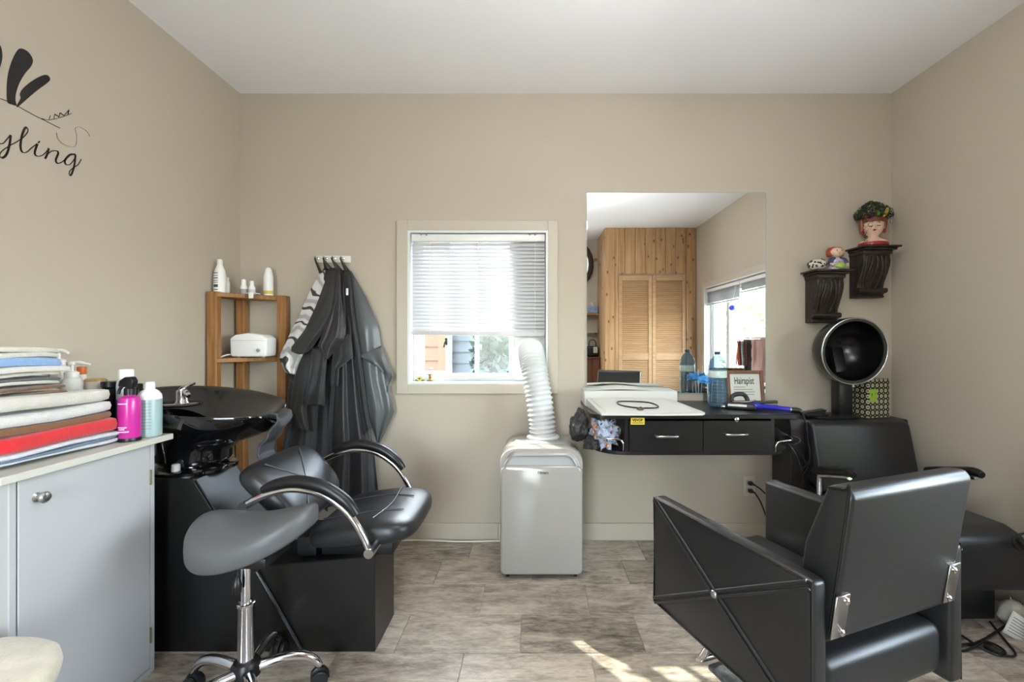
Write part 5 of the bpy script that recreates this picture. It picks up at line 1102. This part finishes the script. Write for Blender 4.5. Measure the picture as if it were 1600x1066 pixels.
inn = [(0.0, 0.190), (0.04, 0.184), (0.08, 0.166), (0.116, 0.134), (0.142, 0.095), (0.155, 0.055), (0.157, 0.0)]
hood_o = obj('hood', B().lathe(dome, (hx, hy, hz), 48, Rh, caps=False), M('smoked_black_shell', (26, 25, 24), 0.22), dc2, ang=60)
obj('hood_lining', B().lathe([(0.160, 0.0)]+inn[::-1], (hx, hy, hz), 48, Rh, caps=False), M('black_hood_lining', (10, 10, 10), 0.25), hood_o, ang=60)
def ringpts(r, y): return [Vector((hx, hy, hz))+Rh @ Vector((r*math.cos(2*PI*i/56), r*math.sin(2*PI*i/56), y)) for i in range(56)]
obj('rim_trim', B().tube(ringpts(0.1685, -0.001), 0.0035, 8, closed=True), CHROME, hood_o, ang=60)
obj('inner_rim', B().lathe([(0.167, -0.002), (0.160, -0.003), (0.153, -0.001), (0.152, 0.006)], (hx, hy, hz), 48, Rh, caps=False), M('dark_grey_gasket', (40, 41, 39), 0.4), hood_o, ang=60)
b = B()
for k in range(3):
    for i in range(7+5*k):
        a = 2*PI*i/(7+5*k); r_ = 0.03+0.02*k
        b.ball(Vector((hx, hy, hz))+Rh @ Vector((r_*math.cos(a), r_*math.sin(a), 0.1845-0.010*k-0.004*k*k)), 0.0028, sub=1)
obj('air_hole', b, M('hole_black', (3, 3, 3), 0.9), hood_o)
obj('hood_knob', B().lathe([(0.006, 0), (0.006, 0.012), (0, 0.014)], Vector((hx-0.01, hy-0.004, hz-0.181)), 12), STEEL, hood_o)
obj('post', B().box(1.604, 1.680, 2.40, 2.465, 0.709, 0.92, 0.006).prism([(2.42, 0.90), (2.465, 0.90), (2.52, 1.02), (2.52, 1.08), (2.47, 1.08), (2.44, 0.98)], 'x', 1.612, 1.672, 0.004), BLACKPL, dc2)
obj('post_base', B().prism(rounded_plan(1.45, 1.698, 2.345, 2.50, 0.05), 'z', 0.7085, 0.722, 0.002, 1), BLACKPL, dc2)
tag(obj('black_tray', B().prism(rounded_plan(1.40, 1.535, 2.35, 2.45, 0.03), 'z', 0.7225, 0.733, 0.002, 1).prism([(1.41, 0.733), (1.52, 0.733), (1.53, 0.752), (1.50, 0.748), (1.43, 0.738)], 'y', 2.38, 2.43, 0.002, 1), BLACKPL), 'flat black comb tray lying at the foot of the dryer post', 'tray')
# patterned box
bxm = M('ring_dot_paper', (24, 24, 22), 0.5); n = bxm.node_tree; L = n.links; p = n.nodes['Principled BSDF']
tc = n.nodes.new('ShaderNodeTexCoord'); sx_ = n.nodes.new('ShaderNodeSeparateXYZ'); L.new(tc.outputs['Object'], sx_.inputs[0])
ad_ = n.nodes.new('ShaderNodeMath'); ad_.operation = 'ADD'; L.new(sx_.outputs[0], ad_.inputs[0]); L.new(sx_.outputs[1], ad_.inputs[1])
def cell(sock, off=0.0):
    m1 = n.nodes.new('ShaderNodeMath'); m1.operation = 'MULTIPLY_ADD'; m1.inputs[1].default_value = 1/0.0285; m1.inputs[2].default_value = 0.5+off; L.new(sock, m1.inputs[0])
    m2 = n.nodes.new('ShaderNodeMath'); m2.operation = 'FRACT'; L.new(m1.outputs[0], m2.inputs[0])
    m3 = n.nodes.new('ShaderNodeMath'); m3.operation = 'SUBTRACT'; m3.inputs[1].default_value = 0.5; L.new(m2.outputs[0], m3.inputs[0])
    m4 = n.nodes.new('ShaderNodeMath'); m4.operation = 'POWER'; m4.inputs[1].default_value = 2; L.new(m3.outputs[0], m4.inputs[0]); return m4.outputs[0]
def rdist(off):
    s_ = n.nodes.new('ShaderNodeMath'); s_.operation = 'ADD'; L.new(cell(ad_.outputs[0], off), s_.inputs[0]); L.new(cell(sx_.outputs[2], off), s_.inputs[1])
    q_ = n.nodes.new('ShaderNodeMath'); q_.operation = 'SQRT'; L.new(s_.outputs[0], q_.inputs[0]); return q_.outputs[0]
r1 = n.nodes.new('ShaderNodeValToRGB'); r1.color_ramp.interpolation = 'CONSTANT'; e_ = r1.color_ramp.elements
KK = (*lin((26, 26, 22)), 1); CR = (*lin((190, 184, 150)), 1)
e_[0].position = 0; e_[0].color = KK; e_[1].position = 0.10; e_[1].color = CR
x_ = e_.new(0.34); x_.color = KK
r2 = n.nodes.new('ShaderNodeValToRGB'); r2.color_ramp.interpolation = 'CONSTANT'; e_ = r2.color_ramp.elements
e_[0].position = 0; e_[0].color = CR; e_[1].position = 0.11; e_[1].color = (0, 0, 0, 1)
L.new(rdist(0.0), r1.inputs[0]); L.new(rdist(0.5), r2.inputs[0])
mx_ = n.nodes.new('ShaderNodeMixRGB'); mx_.blend_type = 'LIGHTEN'; mx_.inputs[0].default_value = 1; L.new(r1.outputs[0], mx_.inputs[1]); L.new(r2.outputs[0], mx_.inputs[2]); L.new(mx_.outputs[0], p.inputs['Base Color'])
t = thing('patterned_box', 'black gift box patterned with pale rings, green note stuck on it, behind the dryer post', 'box', (1.795, 2.43, 0.709), math.radians(14))
obj('box_body', B().box(-0.072, 0.072, -0.045, 0.045, 0.0005, 0.205, 0.002, 1), bxm, t, local=True, ang=None)
obj('note', B().box(-0.062, -0.012, -0.0465, -0.0455, 0.085, 0.152), M('lime_note', (150, 184, 62), 0.6), t, local=True, ang=None)
obj('note_writing', B().box(-0.050, -0.047, -0.0472, -0.0466, 0.115, 0.130).box(-0.048, -0.044, -0.0472, -0.0466, 0.126, 0.129).box(-0.028, -0.024, -0.0472, -0.0466, 0.125, 0.128), BLACKINK, t, local=True, ang=None)
# ---- styling chair
AX, AY = 0.537, 0.879; th = math.radians(20.5); Rv = Vector((math.cos(th), math.sin(th))); Fv = Vector((-math.sin(th), math.cos(th)))
HW, HD = 0.240, 0.26
o2 = Vector((AX, AY))+Rv*HW+Fv*HD
ch = thing('styling_chair', 'black square arm hydraulic styling chair with padded back and metal brackets', 'styling chair', (o2.x, o2.y, 0), th)
def lo(name, b, m, par=None, ang=45): return obj(name, b, m, par or ch, ang=ang, local=True)
z0, z1 = 0.335, 0.652
for sg in (-1, 1):
    x0, x1 = (sg*HW, sg*(HW-0.042)) if sg < 0 else (HW-0.042, HW)
    a = lo('arm_panel', B().box(min(x0, x1), max(x0, x1), -HD, HD, z0, z1, 0.011, 3), LEATHER)
    xo = sg*(HW+0.0005)
    b = B(); e_ = 0.008; cen = (0, (z0+z1)/2)
    for (ya_, za_), (yb_, zb_) in ((((-HD+e_), z0+e_), ((HD-e_), z1-e_)), (((-HD+e_), z1-e_), ((HD-e_), z0+e_))):
        dv = Vector((0, yb_-ya_, zb_-za_)).normalized(); nn = Vector((0, -dv.z, dv.y))
        for s2 in (-1, 1): b.tube([Vector((xo, ya_, za_))+nn*s2*0.0065, Vector((xo+sg*0.002, 0, cen[1]))+nn*s2*0.0065, Vector((xo, yb_, zb_))+nn*s2*0.0065], 0.0042, 8)
    lo('cross_piping', b, LEATHER, a)
    lo('button', B().lathe([(0.0105, 0), (0.0105, 0.003), (0.007, 0.007), (0, 0.008)], (xo+sg*0.002, 0, cen[1]), 18, Matrix.Rotation(sg*PI/2, 3, 'Y')), STEEL, a)
    ed = 0.004
    pr = [(sg*HW-sg*0.004, -HD+ed, z0+ed), (sg*HW-sg*0.004, -HD+ed, z1-ed), (sg*HW-sg*0.004, HD-ed, z1-ed), (sg*HW-sg*0.004, HD-ed, z0+ed)]
    lo('edge_piping', B().tube([Vector(q_)+Vector((sg*0.0032, 0, 0)) for q_ in pr], 0.0032, 8, closed=True), PIPING, a)
# seat and back
lo('seat', B().box(-HW+0.046, HW-0.046, -HD+0.012, HD+0.02, 0.355, 0.472, 0.026, 4), LEATHER)
bp_ = [(-HD-0.001, 0.530), (-HD-0.043, 0.822), (-HD-0.030, 0.838), (-HD+0.010, 0.832), (-HD+0.060, 0.70), (-HD+0.088, 0.50), (-HD+0.03, 0.50)]
bkk = lo('backrest', B().prism(bp_, 'x', -HW+0.050, HW-0.050, 0.016, 4), LEATHER)
lo('edge_piping', B().tube([Vector((-HW+0.0515, y_, z_)) for y_, z_ in ((-HD+0.004, 0.545), (-HD-0.034, 0.822), (-HD-0.026, 0.833), (-HD+0.006, 0.828))], 0.003, 8, smooth=4), PIPING, bkk)
for sg in (-1, 1):
    m_ = Matrix.Translation((sg*(HW-0.062), -HD-0.0085, 0.578)) @ Matrix.Rotation(math.radians(8.2), 4, 'X')
    br = lo('bracket', B().box(-0.019, 0.019, -0.003, 0.001, -0.046, 0.046, 0.001, 1, mat=m_), STEEL)
    for zz_ in (-0.034, 0.034):
        for xx_ in (sg*-0.007,): lo('bolt', B().lathe([(0.0065, 0), (0.0065, 0.004), (0.003, 0.007), (0, 0.007)], m_ @ Vector((xx_, -0.003, zz_)), 12, Matrix.Rotation(PI/2, 3, 'X')), CHROME, br)
lo('under_frame', B().box(-0.20, 0.20, -0.17, 0.20, 0.325, 0.356, 0.003), BLACKPL)
lo('hydraulic_column', B().lathe([(0.055, 0.03), (0.05, 0.05), (0.042, 0.06), (0.042, 0.20), (0.03, 0.202), (0.03, 0.33)], (0, 0, 0), 24), CHROME)
lo('base_disc', B().lathe([(0.22, 0.0), (0.222, 0.006), (0.21, 0.014), (0.10, 0.026), (0.055, 0.032)], (0, 0, 0), 40), CHROME)
fr_ = lo('footrest', B().tube([(-0.10, 0.04, 0.30), (-0.10, 0.14, 0.27), (-0.10, 0.205, 0.175), (-0.085, 0.225, 0.148), (0.085, 0.225, 0.148), (0.10, 0.205, 0.175), (0.10, 0.14, 0.27), (0.10, 0.04, 0.30)], 0.011, 10, smooth=5), CHROME)
lo('foot_plate', B().box(-0.075, 0.075, 0.12, 0.215, 0.118, 0.134, 0.004), M('worn_foot_plate', (96, 98, 100), 0.5, metal=0.6, bump=0.6, bscale=120, var=0.4, vscale=60), fr_)
# ---- cords and paper tags on the floor at the right wall
def fl_pt(x, y, z_=0.004):
    d_ = (EYE-z_)*F/(y-CY); return px(x, y, d_)
t = thing('power_cord', 'black power cord looped on the floor by the right wall', 'power cord', fl_pt(1540, 1000, 0))
pts = [(1480, 985), (1500, 992), (1522, 1006), (1548, 1020), (1566, 1024), (1570, 1018), (1556, 1008), (1540, 1003), (1528, 1008), (1508, 1017), (1497, 1015), (1500, 1008), (1520, 1006), (1540, 998), (1556, 988), (1568, 980), (1580, 976)]
obj('cord', B().tube([fl_pt(x, y, 0.005+0.003*(i % 3)) for i, (x, y) in enumerate(pts)], 0.0042, 8, smooth=8).tube([fl_pt(x, y, 0.006) for x, y in ((1547, 972), (1560, 988), (1574, 1005), (1586, 1020), (1582, 1026), (1562, 1022), (1545, 1010))], 0.0042, 8, smooth=8), CORD, t)
obj('coil', B().tube([fl_pt(x, y, 0.014) for x, y in ((1538, 1008), (1552, 1014), (1566, 1022))], [0.010, 0.016, 0.010], 10, smooth=5), CORD, t)
def tagpaper(label, corners, name='paper_tag', cat='paper tag', lines=True):
    t = thing(name, label, cat, (corners[0]+corners[1]+corners[2]+corners[3])/4)
    A, B_, C_, D = corners; nn = (B_-A).cross(D-A).normalized()
    if nn.y > 0: nn = -nn
    f = lambda u, v: (A*(1-u)+B_*u)*(1-v)+(D*(1-u)+C_*u)*v + nn*0.012*math.sin(PI*u)
    obj('sheet', B().grid(f, 10, 4), PAPER, t, ang=180, solid=0.0008)
    if lines:
        b = B()
        for i in range(6):
            v_ = 0.2+i*0.12
            b.grid(lambda u, v: f(0.1+0.75*u, v_+0.035*v)+nn*0.0012, 8, 1)
        obj('print_line', b, M('grey_print', (110, 108, 104), 0.6), t, ang=None)
tagpaper('white printed paper tag leaning against the cord box on the floor', [px(1583, 954, 1.72), px(1612, 975, 1.70), px(1608, 1010, 1.70), px(1566, 988, 1.72)])
tagpaper('small white folded paper tag under the dryer chair seat', [px(1566, 942, 1.80), px(1578, 932, 1.80), px(1592, 950, 1.80), px(1580, 958, 1.80)], lines=False)
pb = fl_pt(1588, 988, 0)
t = thing('cord_adapter', 'pale plastic bag of cords on the floor against the right wall', 'bag', (1.86, 1.80, 0))
b = B(); b.ball((0, 0, 0), 0.05, (1, 1, 1), 3); from mathutils import noise as _n
b.v = [Vector((1.865+v.x*0.9*(1+0.3*_n.noise(v*40)), 1.775+v.y*0.8*(1+0.3*_n.noise(v*40)), 0.052+v.z*1.02)) for v in b.v]
obj('bag', b, M('cloudy_plastic', (176, 170, 158), 0.4), t, ang=180)
t = thing('hanging_cable', 'black cable loop hanging at the right wall above the dryer chair seat', 'cable', (1.9, 1.72, 0.3))
obj('cable', B().tube([px(1612, 834, 1.69), px(1600, 834, 1.69), px(1588, 838, 1.69), px(1583, 847, 1.69), px(1588, 856, 1.69), px(1602, 862, 1.70), px(1615, 856, 1.72), px(1620, 845, 1.72)], 0.0042, 8, closed=True, smooth=8).tube([px(1590, 842, 1.69), px(1597, 850, 1.70), px(1606, 848, 1.72)], 0.008, 8, smooth=4).tube([px(1612, 858, 1.72), px(1622, 880, 1.74), (1.975, 1.78, 0.12), (1.97, 1.80, 0.006)], 0.0042, 8, smooth=6), CORD, t)
# ------------------------------------------------------------------ rear of the room, seen in the mirror
ws = thing('wall_shelf', 'small brown wooden wall shelf beside the pine closet carrying the tissue box', 'shelf', (0.70, YR+0.09, 1.43))
obj('board', B().box(0.52, 0.858, YR+0.001, YR+0.18, 1.445, 1.475, 0.002, 1), TEAK, ws)
obj('bracket', B().prism([(YR+0.001, 1.33), (YR+0.001, 1.445), (YR+0.14, 1.445)], 'x', 0.60, 0.625, 0.002, 1), TEAK, ws)
t = thing('tissue_box', 'blue tissue box with a white tissue sticking out', 'tissue box', (0.78, YR+0.09, 1.4755))
obj('carton', B().box(0.70, 0.85, YR+0.03, YR+0.15, 1.4755, 1.565, 0.002, 1), M('blue_carton', (96, 124, 160), 0.5, col2=(150, 170, 196), vscale=30), t)
obj('tissue', B().grid(lambda u, v: Vector((0.745+0.05*u, YR+0.085+0.02*math.sin(u*7+v*3), 1.562+0.075*v*(1-0.6*abs(u-0.5)))), 10, 8), PAPER, t, ang=180, solid=0.001)
gs = thing('glass_shelf', 'thin clear glass wall shelf below the wooden one', 'shelf', (0.70, YR+0.08, 1.20))
obj('glass', B().box(0.52, 0.858, YR+0.001, YR+0.15, 1.212, 1.220), M('green_glass_edge', (170, 182, 160), 0.1), gs)
obj('bracket', B().box(0.82, 0.835, YR+0.001, YR+0.12, 1.198, 1.212, 0.002, 1), M('brass', (150, 110, 60), 0.3, metal=0.8), gs)
t = thing('wicker_mirror', 'round dark wicker framed mirror hanging on the rear wall', 'mirror', (0.56, YR+0.03, 1.9))
cw_ = Vector((0.535, YR+0.042, 2.155))
obj('wicker_rim', B().tube([cw_+Vector((0.24*math.cos(2*PI*i/48), 0, 0.30*math.sin(2*PI*i/48))) for i in range(48)], [0.03+0.004*(i % 2) for i in range(48)], 10, closed=True), M('dark_wicker', (58, 42, 34), 0.7, bump=0.6, bscale=200), t, ang=60)
obj('glass', B().lathe([(0.235, 0), (0.235, 0.006)], (cw_.x, YR+0.012, cw_.z), 40, Matrix.Rotation(-PI/2, 3, 'X'), sy=1.25), mm, t)
t = thing('picture_rail', 'short brown wooden batten on the rear wall beside the closet', 'batten', (0.8, YR+0.01, 2.2))
obj('batten', B().box(0.815, 0.858, YR+0.001, YR+0.02, 2.20, 2.24, 0.002, 1), TEAK, t)
t = thing('plank_stand', 'rough brown plank stand against the rear wall', 'stand', (0.72, YR+0.17, 0))
for i in range(3): obj('plank', B().box(0.56+i*0.098, 0.653+i*0.098, YR+0.29, YR+0.31, 0.03, 0.86, 0.003, 1), FRAMEWOOD, t)
obj('top_board', B().box(0.55, 0.858, YR+0.002, YR+0.32, 0.86, 0.885, 0.003, 1), FRAMEWOOD, t)
obj('frame', B().box(0.56, 0.60, YR+0.01, YR+0.29, 0.0, 0.86).box(0.81, 0.85, YR+0.01, YR+0.29, 0.0, 0.86), FRAMEWOOD, t)
t = thing('black_handbag', 'black handbag with a white label on the plank stand', 'handbag', (0.77, YR+0.2, 0.886))
obj('bag_body', B().box(0.69, 0.85, YR+0.14, YR+0.26, 0.886, 1.03, 0.025, 4), BLACKPL, t)
obj('handle', B().tube([(0.72, YR+0.2, 1.02), (0.73, YR+0.2, 1.09), (0.77, YR+0.2, 1.115), (0.81, YR+0.2, 1.09), (0.82, YR+0.2, 1.02)], 0.007, 8, smooth=6), BLACKPL, t)
obj('label_patch', B().box(0.775, 0.83, YR+0.2605, YR+0.2625, 0.94, 1.02), PAPER, t)
# display rack of hair bands in the big window (table just outside the photograph)
tb = thing('window_table', 'plain white table standing under the big window', 'table', (1.78, 1.12, 0))
obj('tabletop', B().box(1.585, 1.975, 0.85, 1.40, 0.72, 0.745, 0.003, 1), WHITEPAINT, tb)
for xx in (1.61, 1.95):
    for yy in (0.88, 1.37): obj('leg', B().box(xx-0.018, xx+0.018, yy-0.018, yy+0.018, 0, 0.72), WHITEPAINT, tb)
rk = thing('accessory_rack', 'white accessory display rack on the table by the big window', 'rack', (1.8, 1.15, 0.746))
obj('base', B().box(1.66, 1.93, 1.05, 1.31, 0.7455, 0.76, 0.003, 1), WHITEPL, rk)
obj('upright', B().box(1.915, 1.93, 1.05, 1.31, 0.76, 1.14), M('pink_grey_card', (190, 150, 140), 0.6), rk)
obj('rail', B().tube([(1.70, 1.24, 0.76), (1.70, 1.24, 1.12), (1.915, 1.24, 1.12)], 0.006, 8).tube([(1.78, 1.10, 1.12), (1.92, 1.10, 1.12)], 0.005, 8), CHROME, rk)
obj('black_panel', B().box(1.79, 1.845, 1.175, 1.205, 0.761, 1.135, 0.004), BLACKPL, rk)
cols = [((190, 66, 52), 'coral red'), ((44, 40, 40), 'black dotted'), ((214, 208, 196), 'cream'), ((120, 132, 90), 'olive green'), ((38, 46, 72), 'navy blue'), ((150, 34, 40), 'crimson')]
for i, (c_, nm) in enumerate(cols):
    x_ = 1.715+i*0.013; 
    t = obj('hanging_ribbon', B().grid(lambda u, v: Vector((x_+0.003*math.sin(6*v+u*3)+0.035*v*(0.5-i/6)*0.3, 1.225+0.03*u, 1.116-0.20*v-0.02*math.sin(u*3))), 6, 14), M('ribbon_'+nm.replace(' ', '_'), c_, 0.7, var=0.3, vscale=80), ang=180, solid=0.008)
    tag(t, nm+' hair ribbon hanging on the display rack by the big window', 'ribbon', 'ribbons on the display rack')
t = obj('hanging_ribbon', B().grid(lambda u, v: Vector((1.878+0.006*math.sin(12*v+u*5), 1.085+0.035*u, 1.115-0.21*v)), 8, 18), M('ribbon_dark_red', (112, 26, 36), 0.8, var=0.5, vscale=70), ang=180, solid=0.012)
tag(t, 'bushy dark red hair ribbon hanging alone beside the black panel of the rack', 'ribbon', 'ribbons on the display rack')
# ------------------------------------------------------------------ outdoors
BOUNCE_GROUND = M('pale_gravel', (176, 172, 166), 0.9, var=0.15, vscale=3)  # made pale so the sunlit ground bounces light onto the ceiling
g = struct(obj('ground', B().box(-30, 30, -30, 30, -0.30, -0.16), BOUNCE_GROUND, ang=None))
struct(obj('roof_eave', B().box(XL-0.9, XR+0.35, W+T+0.001, W+T+0.86, H+0.02, H+0.14), M('white_soffit', (224, 224, 220), 0.6), ang=None))
def siding(name, label, x0, x1, y, z1, col, bh=0.17):
    m = M(name+'_boards', col, 0.6, var=0.06, vscale=3)
    t = thing(name, label, 'building', ((x0+x1)/2, y, -0.16))
    obj('wall_core', B().box(x0, x1, y+0.02, y+2.6, -0.16, z1), m, t, ang=None)
    me = B().prism([(0, 0), (-0.028, 0.0), (-0.006, bh)], 'x', -(x1-x0)/2, (x1-x0)/2).mesh('board'); finish(me, m, None)
    n_ = int((z1+0.16)/bh)
    for i in range(n_): piece('board', me, ((x0+x1)/2, y+0.02, -0.16+i*bh), t)
    obj('corner_board', B().box(x1-0.10, x1+0.02, y-0.025, y+0.06, -0.16, z1), M('trim_'+name, tuple(min(255, int(v*1.05)) for v in col), 0.5), t)
    obj('roof', B().prism([(y-0.25, z1), (y+1.3, z1+0.55), (y+2.85, z1)], 'x', x0, x1), M('shingle_roof', (86, 84, 84), 0.9), t)
siding('tan_shed', 'neighbouring tan shed with horizontal board siding outside the small window', -4.6, -1.09, 5.6, 2.0, (98, 74, 56))
siding('grey_shed', 'pale grey sided shed further back outside the small window', -1.05, -0.45, 5.75, 2.0, (96, 104, 112), 0.14)
def leafmesh(b, n, gen, s0, s1, rnd):
    for i in range(n):
        p = gen(); u = Vector((rnd.uniform(-1, 1), rnd.uniform(-1, 1), rnd.uniform(-0.7, 0.7))).normalized(); w_ = u.orthogonal().normalized(); s_ = rnd.uniform(s0, s1)
        b.add([p-u*s_, p+w_*s_*0.45, p+u*s_, p-w_*s_*0.45], [(0, 1, 2, 3)])
rnd = random.Random(77)
def hedge(name, label, x0, x1, y0, y1, z1, n, col):
    t = thing(name, label, 'hedge', ((x0+x1)/2, (y0+y1)/2, -0.16))
    b = B()
    def gen():
        f_ = rnd.random()
        if f_ < 0.55: return Vector((rnd.uniform(x0, x1), y0+rnd.uniform(-0.05, 0.12), rnd.uniform(-0.16, z1)))
        if f_ < 0.75: return Vector((rnd.uniform(x0, x1), rnd.uniform(y0, y1), z1+rnd.uniform(-0.08, 0.05)))
        return Vector((x0+rnd.uniform(-0.05, 0.1), rnd.uniform(y0, y1), rnd.uniform(-0.16, z1)))
    leafmesh(b, n, gen, 0.03, 0.07, rnd)
    o = obj('foliage', b, M(name+'_leaf', col, 0.7, var=0.35, vscale=2), t, ang=None); o['kind'] = 'stuff'
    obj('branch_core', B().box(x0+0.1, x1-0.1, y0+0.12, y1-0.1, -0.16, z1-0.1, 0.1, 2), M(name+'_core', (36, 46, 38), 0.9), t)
hedge('dark_hedge', 'dense dark green hedge outside the small window', -0.62, 2.4, 4.75, 5.55, 1.75, 9000, (52, 68, 62))
def conifer(x, y, h, r, label, col, seed):
    rn = random.Random(seed); t = thing('conifer_tree', label, 'tree', (x, y, -0.16), 0, 'trees beyond the big window')
    obj('trunk', B().tube([(x, y, -0.16), (x+0.05, y, h*0.5), (x, y, h)], [0.14, 0.09, 0.02], 10), M('bark', (84, 66, 50), 0.9), t)
    b = B()
    def gen():
        k_ = rn.random()**0.75; z_ = 0.3+(h-0.3)*k_; tier = (z_*2.2) % 1.0; rr_ = r*(1-k_)*(0.55+0.45*(1-tier))+0.08; a = rn.uniform(0, 2*PI); q_ = rr_*rn.uniform(0.45, 1.0)
        return Vector((x+q_*math.cos(a), y+q_*math.sin(a), z_-0.12*q_))
    leafmesh(b, 7000, gen, 0.05, 0.13, rn)
    o = obj('foliage', b, M('needles_%d' % seed, col, 0.7, var=0.35, vscale=1.5), t, ang=None); o['kind'] = 'stuff'
conifer(4.7, -3.0, 4.6, 1.5, 'pale green conifer closest to the big window', (150, 172, 124), 1)
conifer(6.6, -5.6, 7.5, 2.3, 'tall dark green conifer beyond the big window', (120, 142, 108), 2)
conifer(4.0, -7.2, 6.5, 1.9, 'yellow green conifer standing apart beyond the big window', (170, 178, 124), 3)
